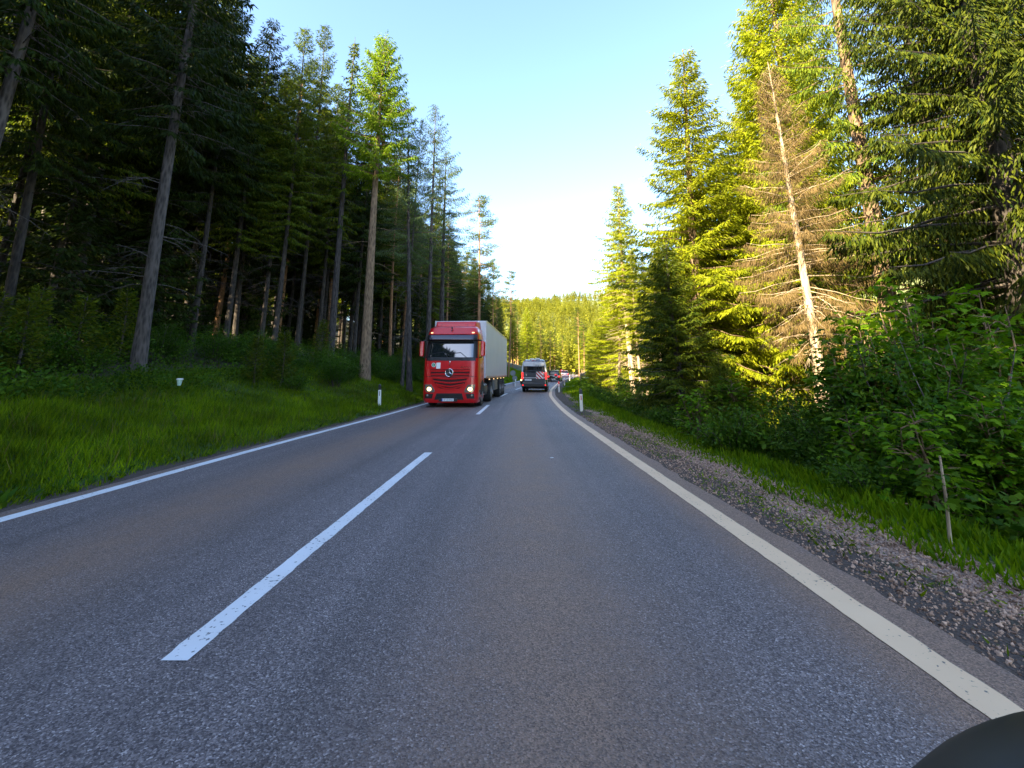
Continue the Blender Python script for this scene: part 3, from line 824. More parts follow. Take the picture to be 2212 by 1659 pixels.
def right_forest():
    T = plant_px
    T('bare', 1372, 33, 398, 'slender sunlit spruce with a pointed tip standing alone before the sky at the bend', wide=1.35)
    T('bare', 1390, 30.5, 540, 'pale bare stemmed spruce in front of the slender sunlit spruce', wide=.9)
    T('bare', 1400, 32.5, 560, 'thinner pale stem close behind the slender sunlit spruce', wide=.8)
    T('bare', 1338, 36, 620, 'low sunlit spruce with a pale stem at the right bend', wide=1.2)
    T('sunny1', 1330, 48, 600, 'yellow green spruce behind the right bend guard rail', wide=1.3)
    T('sunny2', 1298, 56, 690, 'short bright spruce nearest the guard rail end', wide=1.4)
    T('sunny0', 1360, 42, 560, 'bright spruce hidden behind the slender pale stemmed spruce', wide=1.4)
    T('sunny0', 1535, 19.5, 128, 'tall sunlit spruce with a pointed tip against the sky right of the road', wide=1.3, lean=(-.03, 0), rz=1.2)
    T('sunny1', 1600, 21, 330, 'sunlit spruce just right of the tall pointed spruce', wide=.95)
    T('dense', 1490, 16.5, 520, 'dense dark green young spruce with low sweeping boughs', wide=1.3)
    T('dense', 1560, 14.5, 760, 'small dense spruce at the foot of the tall pointed spruce', wide=1.0)
    T('sunny2', 1690, 20, 20, 'big sunlit spruce behind the dead brown tree, its tip in the sky', wide=1.05, lean=(-.03, 0))
    T('dead', 1812, 13, 120, 'dead brown spruce with a pale bare trunk among green trees', 'dead tree', wide=.8, lean=(-.04, 0))
    T('sunny0', 1800, 19.5, -160, 'tall sunlit spruce rising out of the picture right of the dead tree', wide=1.1)
    T('gappy', 1990, 14.5, -420, 'tall open spruce with drooping boughs in front of the sky gap', wide=1.0, rz=2.6)
    T('big', 2300, 11.5, -700, 'huge dark spruce filling the right edge of the picture', wide=1.05)
    T('gappy', 2165, 17.5, -300, 'dark spruce with long hanging twigs left of the huge dark spruce', wide=1.0)
    T('big', 2330, 15.5, -500, 'tall dark spruce behind the huge one at the right edge', wide=.8)
    T('sunny1', 1845, 26, 40, 'sunlit spruce deep in the wood left of the sky gap', wide=.85)
    rng = np.random.default_rng(17)
    n = 0
    pts = []
    while n < 60:
        y = rng.uniform(16, 90); u = rng.uniform(7, 26)
        x = float(cx(y) + rw(y)) + u
        px = proj((x, y, gz(x, y)))[0]
        if px > 2300 or 1830 < px < 2150: continue
        if px < 1290: continue
        if any((x - a) ** 2 + (y - b) ** 2 < 6 for a, b in pts): continue
        pts.append((x, y)); n += 1
        top = float(np.interp(px, [1290, 1320, 1400, 1440, 1500, 1560, 1600, 1700, 2300], [720, 650, 600, 480, 330, 300, 150, 60, -300])) + rng.uniform(20, 160)
        H = min(rng.uniform(13, 19), max(4, ray(px, top, y).z - gz(x, y)))
        k = ['sunny0', 'sunny1', 'sunny2', 'bare'][rng.integers(4)]
        if px < 1420: lab, gr = 'sunlit spruce in the far part of the right wood by the bend', 'spruces of the right wood by the bend'
        elif px < 1660: lab, gr = 'sunlit spruce deep in the right wood behind the tall pointed spruce', 'spruces behind the tall pointed spruce'
        elif px < 1900: lab, gr = 'sunlit spruce deep in the right wood behind the dead brown tree', 'spruces behind the dead tree'
        else: lab, gr = 'spruce deep in the wood at the far right of the picture', 'spruces at the far right'
        plant(k, x, y, H, lab, 'tree', gr, wide=rng.uniform(1.0, 1.35))
    # broadleaf thicket along the shoulder
    def at(kind, px, Y, H, label, cat='shrub', dz=0, wide=1.0, group=None):
        x = gx(px, Y)
        return plant(kind, x, Y, H, label, cat, group, wide=wide, dz=dz)
    at('maple2', 1850, 9.6, 4.0, 'tall bright maple bush below the dead brown tree', wide=1.1)
    at('maple2', 1985, 9.2, 4.9, 'slim maple sapling reaching into the sky gap', wide=.8)
    at('maple0', 1745, 10.6, 1.9, 'round bright maple bush at the grass edge left of the thicket')
    at('maple0', 1960, 7.6, 2.5, 'maple bush in the middle of the dark thicket')
    at('maple1', 2030, 5.6, 1.35, 'low maple sapling behind the thin bare stick')
    at('maple2', 2150, 7.2, 3.4, 'tall maple bush at the right edge of the thicket')
    at('maple0', 2230, 5.6, 2.0, 'maple bush cut by the right edge of the picture')
    at('maple2', 1905, 8.2, 3.4, 'leafy maple bush between the tall maple bush and the slim sapling')
    at('shrub2', 1990, 7.4, 3.1, 'dark leafed tall shrub behind the thin bare stick')
    at('maple2', 2080, 7.8, 4.3, 'tall maple bush before the dark spruce trunk at the right')
    at('shrub2', 2130, 6.4, 2.9, 'dense dark shrub low at the right edge of the thicket')
    at('maple2', 2200, 8.4, 4.8, 'tallest maple bush, at the right edge before the huge spruce')
    at('shrub2', 1800, 10.4, 2.7, 'dense dark shrub at the foot of the dead brown spruce')
    at('shrub2', 1690, 12.2, 2.2, 'dense dark shrub left of the dead brown spruce')
    at('limey', 1305, 50, 2.6, 'bright yellow green bush beside the guard rail')
    at('limey', 1285, 60, 3.2, 'bright yellow green bush farther along the guard rail')
    at('shrub2', 1300, 31, 1.6, 'dark green bush behind the red reflector post')
    at('shrub0', 1330, 27, 1.3, 'low dark bush on the slope under the pale stems')
    rng = np.random.default_rng(23)
    for i in range(80):
        y = 3.4 + 30 * rng.random() ** 1.25
        u = rng.uniform(3.0, 6.5) if i % 3 else rng.uniform(2.4, 3.4)
        u += 2.2 * (y > 15)
        x = float(cx(y) + rw(y)) + u
        k = ['shrub0', 'shrub2', 'maple1', 'shrub1', 'maple0', 'shrub2'][rng.integers(6)]
        if u < 3.4 and k in ('shrub2', 'maple0'): k = 'shrub1'
        lab = {'shrub0': 'small dark leafed shrub in the roadside thicket on the right', 'shrub1': 'low herb bush along the right grass strip', 'shrub2': 'tall dark leafed shrub in the roadside thicket on the right',
               'maple1': 'small maple sapling in the roadside thicket on the right', 'maple0': 'bushy maple sapling in the roadside thicket on the right'}[k]
        grp = {'shrub0': 'small shrubs of the right thicket', 'shrub1': 'herb bushes along the right grass strip', 'shrub2': 'tall shrubs of the right thicket', 'maple1': 'small maples of the right thicket', 'maple0': 'bushy maples of the right thicket'}[k]
        plant(k, x, y, BASE_H[k] * rng.uniform(.6, 1.05), lab, 'shrub', grp)
    # the thin bare stick with a few maple leaves near the gravel
    root = thing('maple_stick', 'thin pale bare stick with a few maple leaves at the gravel edge', 'sapling')
    p0 = ray(2052, 1185, 4.3); p1 = ray(2030, 985, 4.3)
    b = Vector((p0.x, 4.3, gz(p0.x, 4.3)))
    top = Vector((p1.x, 4.3, p1.z))
    root.location = b
    MB().tube([Vector((0, 0, -.1)), (top - b) * .5 + Vector((.015, 0, 0)), top - b], [.017, .013, .009], 7).build('stem', M['bark_pale'], root)
    rng = np.random.default_rng(5)
    n = 26
    f = rng.uniform(.45, .95, n); dd = rng.normal(0, 1, (n, 3)) * np.array([1, .7, .25])
    B = np.array(top - b)[None] * f[:, None] + nrm(dd) * .14
    link('leaves', np_mesh('leaves', maple_leaves(B, dd + np.array([0, 0, -.2]), nrm(rng.normal(0, .4, (n, 3)) + np.array([0, -.4, 1])), rng.uniform(.06, .12, n)), len(LEAF), M['maple']), root)

def middle_trees():
    rng = np.random.default_rng(31)
    spots = []
    T = plant_px
    T('pine0', 1168, 118, 690, 'orange stemmed pine directly above the grey van', wide=1.0)
    T('pine1', 1188, 122, 715, 'thin pale stemmed pine above the dark car')
    T('pine0', 1252, 108, 665, 'tall pine above the yellow arrow sign')
    T('pine1', 1262, 112, 700, 'pine leaning behind the wooden guard rail')
    n = 0
    while n < 38:
        y = rng.uniform(98, 175); px = rng.uniform(1105, 1330)
        x = gx(px, y)
        if abs(x - float(cx(y))) < 7: continue
        if any((x - a) ** 2 + (y - b) ** 2 < 9 for a, b in spots): continue
        spots.append((x, y)); n += 1
        k = ['pine0', 'pine1', 'sunny0', 'sunny1'][rng.integers(4)]
        H = rng.uniform(11, 17)
        l = 'pine' if k[0] == 'p' else 'spruce'
        plant(k, x, y, H, 'sunlit %s in the stand beyond the bend, behind the vehicles' % l, 'tree', '%ss beyond the bend' % l)
    # dark bushes on the bank behind the trailer
    for i in range(16):
        y = rng.uniform(46, 84); u = rng.uniform(5.5, 10)
        x = float(cx(y)) - lw(y) - u
        plant('dense', x, y, rng.uniform(4, 7.5), 'dark young spruce on the bank behind the trailer', 'tree', 'young spruces on the bank behind the trailer')

def far_wood():
    """the wooded hill beyond the bend and the unseen forest added left of and behind the camera for shade: masses nobody could count"""
    rng = np.random.default_rng(77)
    def mass(name, pts, hs, nk, size, mat, wfac=.17):
        V = []
        for (x, y), h in zip(pts, hs):
            z0 = gz(x, y)
            t = rng.random(nk) ** .8
            r = (1 - t) ** .8 * h * wfac * rng.uniform(.55, 1.1, nk)
            a = rng.uniform(0, 6.283, nk)
            c0 = .18
            B = np.stack([x + r * np.cos(a) * .55, y + r * np.sin(a) * .55, z0 + h * (c0 + (1 - c0) * t)], -1)
            D = np.stack([np.cos(a), np.sin(a), rng.uniform(-.7, .25, nk) + .9 * (t > .93)], -1)
            V.append(kites(B, D, size * h / 18 * rng.uniform(.6, 1.4, nk) * (1.1 - .6 * t), size * .5 * h / 18 * rng.uniform(.6, 1.3, nk) * (1.1 - .6 * t), rng, .5))
            # trunk as three long slivers round a core
            for k in range(3):
                an = k * 2.094; w = .012 * h
                p = np.array([[x + w * math.cos(an), y + w * math.sin(an), z0 - .5], [x + w * math.cos(an + 2.094), y + w * math.sin(an + 2.094), z0 - .5], [x, y, z0 + h * .9], [x, y, z0 + h * .9 - .02]])
                V.append(p)
        o = link(name, np_mesh(name, np.concatenate(V), 4, mat))
        return o
    pts = []; hs = []
    while len(pts) < 2600:
        y = 150 + 520 * rng.random() ** 1.1
        px = rng.uniform(1060, 1480)
        x = (px - 1106) / 985 * y
        pts.append((x, y)); hs.append(rng.uniform(9, 15.5))
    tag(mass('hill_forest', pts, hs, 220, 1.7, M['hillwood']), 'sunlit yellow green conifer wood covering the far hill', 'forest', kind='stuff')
    pts = []; hs = []
    while len(pts) < 235:
        y = rng.uniform(-75, 20); x = -9.5 - 27 * rng.random() ** 1.2
        if y > -2 and x > -1.3 * max(y, 0) - 8.5: continue
        if (x + 17) ** 2 + (y - 10.5) ** 2 < 9: continue
        if x < -18 and (y > -5 or rng.random() < .72): continue
        pts.append((x, y)); hs.append(rng.uniform(23, 26) if y < -14 and x > -14.5 else rng.uniform(15, 19))  # unseen trees, the tallest sized to shade the far right spruces
    for q in ((-13, 4), (-15, 7.5), (-17, 2), (-12, -1.5), (-20, 9.5), (-14.5, 0), (-18.5, 6), (-11.5, 1.5), (-22, 12), (-13.5, -5)):  # extra unseen trees placed to keep sun patches off the road
        pts.append(q); hs.append(21)
    tag(mass('roadside_shade_forest', pts, hs, 560, 1.5, M['spruce_shade_tone'], .16), 'dark conifer wood left of the road beside the viewer, out of view, set for its shade', 'forest', kind='stuff')
    pts = []; hs = []
    while len(pts) < 420:
        y = rng.uniform(0, 130); x = -rng.uniform(38, 92)
        pts.append((x + float(cx(y)), y)); hs.append(rng.uniform(7, 11))
    tag(mass('deep_forest', pts, hs, 300, 1.8, M['spruce_sun_tone'], .16), 'sunlit young conifer wood glimpsed far behind the left forest trunks', 'forest', kind='stuff')

left_forest(); bank_shrubs(); right_forest(); middle_trees(); far_wood()

# ------------------------------------------------------------------ ground cover
def scatter(name, seed, n, fy, fu, side, l, w, mat, up=1.0, spread=.5, label=None, cat=None, wtilt=.6, hfac=None, base=0.0, clump=None):
    rng = np.random.default_rng(seed)
    y = fy(rng, n); u = fu(rng, n, y)
    u = u + .12 * np.sin(y * 2.3) * np.sin(y * .71)
    if clump:
        k = wob(y * clump + u, u * clump) + rng.normal(0, .4, n) > -.1
        y, u = y[k], u[k]
    n = len(y)
    x = cx(y) + (-(lw(y) + u) if side < 0 else rw(y) + u)
    z = ground(x, y)
    D = rng.normal(0, spread, (n, 3)); D[:, 2] = up
    hf = np.ones(n) if hfac is None else hfac(u, y, x)
    B = np.stack([x, y, z - .01 + base * rng.random(n) * hf], -1)
    N = rng.normal(0, 1, (n, 3)); N[:, 2] *= wtilt
    ll = rng.uniform(*l, n) * hf; ww = rng.uniform(*w, n)
    o = link(name, np_mesh(name, kites(B, D, ll, ww, rng, N=N), 4, mat))
    return tag(o, label, cat, kind='stuff')

def cover():
    near = lambda a, b, p: (lambda rng, n: a + (b - a) * rng.random(n) ** p)
    def u_left(rng, n, y): return .50 + (6.2 + 0 * y) * rng.random(n) ** .9
    hf = lambda u, y, x: (.35 + .65 * sstep(.3, 1.4, u)) * (.75 + .45 * (wob(x * .8, y * .8) + .3)) * (1 + .015 * y)
    scatter('verge_grass', 1, 170000, near(2.5, 46, 1.7), u_left, -1, (.10, .27), (.008, .017), M['grass'], 1, .42, 'tall green grass on the left verge', 'grass', hfac=hf)
    scatter('verge_weeds', 12, 9000, near(2.5, 40, 1.6), u_left, -1, (.10, .24), (.035, .08), M['herb'], .55, .8, 'broad leaved weeds between the grass of the left verge', 'weeds', clump=1.9)
    scatter('dry_grass', 13, 5200, near(2.5, 40, 1.7), u_left, -1, (.22, .48), (.005, .010), M['dead'], 1, .28, 'pale dry grass stalks on the left verge', 'grass', clump=1.1)
    scatter('bank_grass', 2, 30000, near(36, 100, 1.0), lambda r, n, y: .3 + 8 * r.random(n), -1, (.2, .5), (.03, .06), M['grass'], 1, .45, 'green grass on the far left bank', 'grass')
    scatter('forest_undergrowth', 3, 120000, near(4, 75, 1.3), lambda r, n, y: 5.2 + 12 * r.random(n) ** 1.5, -1, (.07, .20), (.03, .08), M['herb'], .6, .9, 'dark low undergrowth on the forest bank', 'undergrowth', base=.8, clump=.7,
            hfac=lambda u, y, x: .5 + .7 * np.clip(wob(x * .9, y * .9) + .4, 0, 1))
    scatter('strip_grass', 4, 26000, near(2.0, 34, 1.5), lambda r, n, y: 1.28 + 1.75 * r.random(n) ** .8, 1, (.10, .25), (.014, .036), M['strip'], 1, .42, 'lush broad bladed grass along the right gravel shoulder', 'grass', hfac=lambda u, y, x: .45 + .6 * sstep(1.6, 2.3, u) + .25 * wob(x * 2, y * 2))
    scatter('berm_grass', 5, 60000, near(19, 92, 1.0), lambda r, n, y: .9 + 6.5 * r.random(n), 1, (.12, .34), (.02, .045), M['strip'], 1, .45, 'sunlit grass on the berm inside the right bend', 'grass', clump=.6, hfac=lambda u, y, x: .4 + .6 * sstep(1, 2, u))
    scatter('shoulder_weeds', 6, 6500, near(2.2, 22, 1.3), lambda r, n, y: .5 + 1.1 * r.random(n), 1, (.04, .10), (.010, .022), M['grass'], .5, .8, 'small weeds growing through the gravel shoulder', 'weeds', clump=2.3)
    scatter('right_undergrowth', 7, 70000, near(3, 45, 1.3), lambda r, n, y: 2.5 + 9 * r.random(n), 1, (.07, .19), (.03, .08), M['herb'], .5, .9, 'dark undergrowth below the right thicket', 'undergrowth', base=.6)
    # loose stones
    rng = np.random.default_rng(8)
    n = 27000
    y = 1.6 + 15 * rng.random(n) ** 1.5; u = .32 + 1.3 * rng.random(n) ** .72
    x = cx(y) + rw(y) + u; z = ground(x, y)
    r = rng.uniform(.004, .0105, n) * rng.choice([.6, .8, 1, 1.2, 1.9], n)
    ax = nrm(rng.normal(0, 1, (n, 3))); bx = nrm(np.cross(ax, rng.normal(0, 1, (n, 3)))); c_ = np.cross(ax, bx)
    C = np.stack([x, y, z + r * .3], -1)
    k = [ax * (r * 1.2)[:, None], bx * r[:, None], c_ * (r * .75)[:, None]]
    P = [C + k[0], C - k[0], C + k[1], C - k[1], C + k[2], C - k[2]]
    tri = [(0, 2, 4), (2, 1, 4), (1, 3, 4), (3, 0, 4), (2, 0, 5), (1, 2, 5), (3, 1, 5), (0, 3, 5)]
    Vv = np.stack(P, 1).reshape(-1, 3)
    Ff = (np.array(tri)[None] + (np.arange(n) * 6)[:, None, None]).reshape(-1, 3)
    me = bpy.data.meshes.new('gravel'); me.from_pydata(Vv.tolist(), [], Ff.tolist())
    m = leaf_mat('gravel_stone', (.12, .070, .048), (.58, .37, .255), 0.0, 0)
    me.materials.append(m)
    tag(link('gravel', me), 'pinkish grey gravel on the right shoulder', 'gravel', kind='stuff')
cover()

# ------------------------------------------------------------------ vehicles
def V_mats():
    M['red'] = pbr('red_lacquer', (.56, .007, .010), .30, 0, .35, .06)
    M['red_dark'] = pbr('dark_red_mesh', (.020, .002, .003), .7, 0, 0, .1)
    M['black'] = pbr('black_plastic', (.012, .012, .014), .45)
    M['matt'] = pbr('black_underbody', (.010, .010, .010), .8)
    M['tyre'] = pbr('tyre_rubber', (.014, .014, .015), .8, bump=.3, scale=30)
    M['glass'] = pbr('dark_window_glass', (.012, .016, .018), .03, 0, 0, 0, ior=2.3)
    M['glass_side'] = pbr('side_window_glass', (.012, .014, .014), .06, 0, 0, 0, ior=1.5)
    M['chrome'] = pbr('chrome', (.75, .75, .76), .15, 1.0)
    M['alu'] = pbr('brushed_tank_metal', (.42, .42, .44), .35, .9, 0, .12)
    M['trailer'] = pbr('white_trailer_panel', (.60, .60, .62), .5, 0, 0, .10, .7)
    M['grey'] = pbr('grey_paint', (.034, .038, .054), .3, .3, .8)
    M['silver'] = pbr('silver_white_paint', (.62, .63, .66), .3, .1, .8)
    M['pale'] = pbr('pale_rose_silver_body', (.62, .42, .44), .3, .1, .8)  # saloon body: pale silver with a rose tint
    M['darkcar'] = pbr('black_green_paint', (.012, .016, .018), .2, .2, 1)
    M['white'] = pbr('white_plastic', (.74, .74, .72), .5, 0, 0, .05)
    M['cream'] = pbr('cream_white_plastic', (.74, .66, .54), .55, 0, 0, .05)
    M['plate'] = pbr('licence_plate_white', (.72, .72, .72), .4)
    M['plate_blue'] = pbr('licence_plate_blue', (.01, .04, .35), .4)
    M['ink'] = pbr('black_lettering', (.01, .01, .01), .5)
    M['refl'] = pbr('red_reflector', (.55, .01, .02), .25)
    M['lens'] = pbr('clear_lamp_lens', (.22, .19, .16), .1, .3, 1)
    M['lamp_on'] = pbr('lit_headlamp', (.9, .6, .3), .3, emit=(1.0, .62, .22), es=1.1)
    M['lamp_amber'] = pbr('lit_amber_marker', (.9, .5, .15), .3, emit=(1.0, .62, .3), es=.35)
    M['tail_on'] = pbr('lit_tail_lamp', (.7, .01, .01), .25, emit=(1.0, .03, .03), es=.35)
    M['tail'] = pbr('red_tail_lens', (.4, .01, .01), .2, 0, .5)
    M['green_sticker'] = pbr('green_sticker', (.005, .26, .13), .5)
    M['yellow'] = pbr('yellow_sign_face', (.85, .62, .01), .5)
    M['signgrey'] = pbr('grey_sign_back', (.20, .21, .22), .5, .5)
    M['wood'] = pbr('weathered_rail_wood', (.17, .135, .105), .85, 0, 0, .3, 9)
    M['rim'] = pbr('wheel_rim', (.30, .30, .31), .4, .7)
V_mats()
def fmesh(body, size, name, mat, parent, loc, M3, ext=.001, shear=0.0, align='CENTER', sx=1.0):
    cu = bpy.data.curves.new(name, 'FONT'); cu.body = body; cu.size = size; cu.extrude = ext; cu.align_x = align; cu.align_y = 'CENTER'; cu.shear = shear
    tmp = bpy.data.objects.new('tmp_text', cu); COL.objects.link(tmp)
    dg = bpy.context.evaluated_depsgraph_get()
    me = bpy.data.meshes.new_from_object(tmp.evaluated_get(dg))
    bpy.data.objects.remove(tmp); bpy.data.curves.remove(cu)
    me.transform(Matrix.Translation(loc) @ M3 @ Matrix.Diagonal((sx, 1, 1, 1)))
    me.name = name; me.materials.clear(); me.materials.append(mat)
    return link(name, me, parent)
FACE_CAM = Matrix(((1, 0, 0, 0), (0, 0, -1, 0), (0, 1, 0, 0), (0, 0, 0, 1)))     # text plane facing -Y

def wheel(parent, x, y, r, w, name='wheel', rimr=.58):
    o = thing(name, None, None); o.parent = parent; o.location = (x, y, r)
    prof = [(-w / 2, r * .72), (-w / 2, r * .93), (-w * .38, r), (w * .38, r), (w / 2, r * .93), (w / 2, r * .72)]
    mb = MB(); n = 28; rings = []
    for px, pr in prof: rings.append([(px, pr * math.cos(2 * PI * k / n), pr * math.sin(2 * PI * k / n)) for k in range(n)])
    mb.loft(rings, True); mb.build('tyre', M['tyre'], o)
    sg = 1 if x > 0 else -1
    rb = MB(); rb.cyl((sg * w * .30, 0, 0), (sg * (w * .5 + .006), 0, 0), r * rimr, 20)
    rb.cyl((sg * (w * .5 + .006), 0, 0), (sg * (w * .5 + .04), 0, 0), r * .24, 14)
    for k in range(8):
        a = k * PI / 4; rb.cyl((sg * (w * .5 + .004), r * .4 * math.cos(a), r * .4 * math.sin(a)), (sg * (w * .5 + .022), r * .4 * math.cos(a), r * .4 * math.sin(a)), r * .05, 6)
    rb.build('rim', M['rim'], o)
    return o

# ---- articulated truck
ZS = [.2, .34, .6, 1.0, 1.3, 1.9, 2.06, 2.14, 2.86, 2.95, 3.12, 3.16, 3.45, 3.56]
YF = [.10, .02, 0, .01, .02, .06, .09, .12, .36, .36, .31, .30, .47, .75]
HW = [1.17, 1.21, 1.22, 1.22, 1.22, 1.215, 1.205, 1.20, 1.17, 1.165, 1.15, 1.15, 1.09, .98]
RC = .30
def cab_y(x, z):
    y = I(z, ZS, YF); h = I(z, ZS, HW); d = abs(x) - (h - RC)
    if d > 0:
        d = min(d, RC * .999); y += RC - math.sqrt(RC * RC - d * d)
    return y
def cab_ring(z, back=1.95):
    h = I(z, ZS, HW)
    xs = [-h + RC - RC * math.cos(a) for a in np.linspace(0, PI / 2, 7)]
    xs = xs + list(np.linspace(-h + RC, h - RC, 9))[1:-1] + [-x for x in xs[::-1]]
    fr = []
    for x in xs:
        fr.append((x, cab_y(x, z) if abs(x) < h - 1e-6 else I(z, ZS, YF) + RC, z))
    return [(-h, back, z)] + [(-h, (back + I(z, ZS, YF) + RC) / 2, z)] + fr + [(h, (back + I(z, ZS, YF) + RC) / 2, z), (h, back, z)]
def panel(mb, rows, off=.006, th=.03, nx=12):
    """rows of (z, x left, x right): a plate lying on the cab's curved front"""
    F = []; Bk = []
    for z, a, b in rows:
        for i in range(nx + 1):
            x = a + (b - a) * i / nx
            y = cab_y(x, z)
            F.append((x, y - off, z)); Bk.append((x, y - off + th, z))
    n = len(rows); W = nx + 1; N = n * W
    fs = []
    for j in range(n - 1):
        for i in range(nx):
            q = (j * W + i, j * W + i + 1, (j + 1) * W + i + 1, (j + 1) * W + i)
            fs.append(q); fs.append(tuple(N + k for k in q[::-1]))
    def edge(a, b): fs.append((a, a + N, b + N, b))
    for i in range(nx): edge(i + 1, i); edge((n - 1) * W + i, (n - 1) * W + i + 1)
    for j in range(n - 1): edge(j * W, (j + 1) * W); edge((j + 1) * W + nx, j * W + nx)
    mb.add(F + Bk, fs)
    return mb
def rows_fine(rows, k=4):
    out = []
    for (z0, a0, b0), (z1, a1, b1) in zip(rows[:-1], rows[1:]):
        for i in range(k):
            t = i / k; out.append((z0 + (z1 - z0) * t, a0 + (a1 - a0) * t, b0 + (b1 - b0) * t))
    return out + [rows[-1]]
def vslat(mb, z, half, hgt, sag, depth, off, nx=16, taper=0.0):
    """chevron slat across the grille, lower in the middle"""
    F = []
    for i in range(nx + 1):
        x = -half + 2 * half * i / nx
        zz = z + sag * (abs(x) / half) ** 1.3
        y = cab_y(x, zz) - off
        h2 = hgt / 2
        F.append([(x, y, zz - h2), (x, y - depth, zz - h2 * .6), (x, y - depth, zz + h2 * .6), (x, y, zz + h2)])
    mb.loft(F)

def build_truck():
    t = thing('articulated_truck', 'red articulated truck with a white box trailer driving towards the viewer, headlights on', 'truck', (-2.68, 19.7, 0), -.072)
    body = MB(); body.loft([cab_ring(z) for z in sorted(set(ZS + [1.6, 2.5, 3.3, .8, 1.15]))]); body.build('cab', M['red'], t)
    # front face pieces
    windshield = panel(MB(), rows_fine([(2.13, -1.05, 1.05), (2.84, -1.02, 1.02)], 6), .012, .03, 24).build('windshield', M['glass'], t)
    fr = MB()
    panel(fr, rows_fine([(1.98, -1.10, 1.10), (2.16, -1.09, 1.09)], 3), .008, .03, 24)
    panel(fr, rows_fine([(2.80, -1.06, 1.06), (2.90, -1.06, 1.06)], 3), .016, .03, 24)
    for sg in (-1, 1):
        a, b = sorted((sg * .985, sg * 1.16)); c, d = sorted((sg * .965, sg * 1.13))
        panel(fr, rows_fine([(2.1, a, b), (2.9, c, d)], 6), .016, .03, 6)
    fr.build('windshield_frame', M['black'], t)
    sv = MB()
    F = []
    for i in range(25):
        x = -1.08 + 2.16 * i / 24
        y = cab_y(x, 3.0)
        F.append([(x, y - .05, 3.13), (x, y - .24, 2.95), (x, y - .25, 2.90), (x, y - .21, 2.91), (x, y - .03, 3.09)])
    sv.loft(F)
    visor = sv.build('sun_visor', pbr('smoked_visor', (.045, .035, .05), .15, 0, .6), t)
    ve = MB()
    for sg in (-1, 1): ve.loft([[(sg * xx, cab_y(xx, 3.0) - q, zz) for q, zz in ((.05, 3.14), (.255, 2.96), (.26, 2.89), (.02, 2.86))] for xx in (.98, 1.04, 1.12)])
    ve.build('visor_bracket', M['black'], t)
    mk = MB()
    for sg in (-1, 1): panel(mk, [(3.20, sg * .93 - .05, sg * .93 + .05), (3.25, sg * .93 - .05, sg * .93 + .05)], .012, .03, 3)
    mk.build('roof_marker_lamp', M['lamp_amber'], t)
    rs = MB(); panel(rs, rows_fine([(3.145, -1.10, 1.10), (3.165, -1.10, 1.10)], 1), .03, .04, 24); rs.build('roof_lip', M['red'], t)
    # roof spoiler
    sp = MB(); sp.loft([[(-.95 * k, y, 3.50), (-.90 * k, y, z), (.90 * k, y, z), (.95 * k, y, 3.50)] for y, z, k in ((1.02, 3.58, .98), (1.2, 3.82, 1.04), (1.9, 3.89, 1.12))]); sp.build('roof_spoiler', M['red'], t, .03)
    # door, side windows on both sides
    for sg in (-1, 1):
        s = MB(); h = 1.215
        s.prism([(0, 0)] * 0 or [(0, 0), (1, 0), (1, 1)], 0, 0) if False else None
        w = MB(); w.add([(sg * 1.207, .52, 2.12), (sg * 1.207, 1.30, 2.12), (sg * 1.177, 1.30, 2.78), (sg * 1.177, .66, 2.78), (sg * 1.19, .52, 2.12), (sg * 1.19, 1.30, 2.12), (sg * 1.16, 1.30, 2.78), (sg * 1.16, .66, 2.78)],
                       [(0, 1, 2, 3), (7, 6, 5, 4), (0, 4, 5, 1), (1, 5, 6, 2), (2, 6, 7, 3), (3, 7, 4, 0)])
        w.build('side_window', M['glass_side'], t)
        d = MB(); x0 = sg * 1.216
        for y0, y1, z0, z1 in ((.40, .412, 1.0, 2.08), (1.36, 1.372, 1.0, 2.9), (.40, 1.37, 1.0, 1.012)): d.box(min(x0, sg * 1.222), max(x0, sg * 1.222), y0, y1, z0, z1)
        d.box(min(x0, sg * 1.25), max(x0, sg * 1.25), 1.18, 1.32, 1.62, 1.66)
        d.build('door_trim', M['black'], t)
        # steps and arch
        st = MB(); st.box(min(sg * 1.15, sg * 1.226), max(sg * 1.15, sg * 1.226), .45, .95, .30, .42); st.box(min(sg * 1.15, sg * 1.228), max(sg * 1.15, sg * 1.228), .45, .95, .62, .72)
        st.build('step', M['black'], t, .01)
        ar = MB(); pts = [(0, 1.42 + .62 * math.cos(a), .52 + .62 * math.sin(a)) for a in np.linspace(0, PI, 13)]
        ar.loft([[(sg * xx, y, max(z, .3)) for _, y, z in pts] for xx in (1.10, 1.235)]); ar.build('wheel_arch', M['matt'], t)
        mi = MB(); mi.loft([[(sg * xx, y, z) for y, z in ((.30 + dy, 2.18 + dz), (.44, 2.16 + dz), (.46, 2.84 - dz), (.34 + dy, 2.84 - dz))] for xx, dy, dz in ((1.27, 0, 0), (1.34, -.03, 0), (1.44, .0, .0), (1.475, .06, .04))])
        mir = mi.build('mirror', M['red'], t, .03)
        mir.location = (0, -.05, 0)
        ma = MB(); ma.tube([(sg * 1.15, .45, 2.13), (sg * 1.28, .38, 2.14), (sg * 1.34, .36, 2.2)], .03, 8); ma.tube([(sg * 1.13, .45, 2.9), (sg * 1.28, .38, 2.88), (sg * 1.34, .36, 2.8)], .03, 8)
        ma.build('mirror_arm', M['black'], t)
        # headlamp
        hl = MB()
        shp = [(.62, .68, .80), (.70, .66, 1.03), (.80, .68, 1.07), (.90, .74, 1.09), (.97, .80, 1.10)]
        rw_ = [(z, a, b) for z, a, b in shp] if sg > 0 else [(z, -b, -a) for z, a, b in shp]
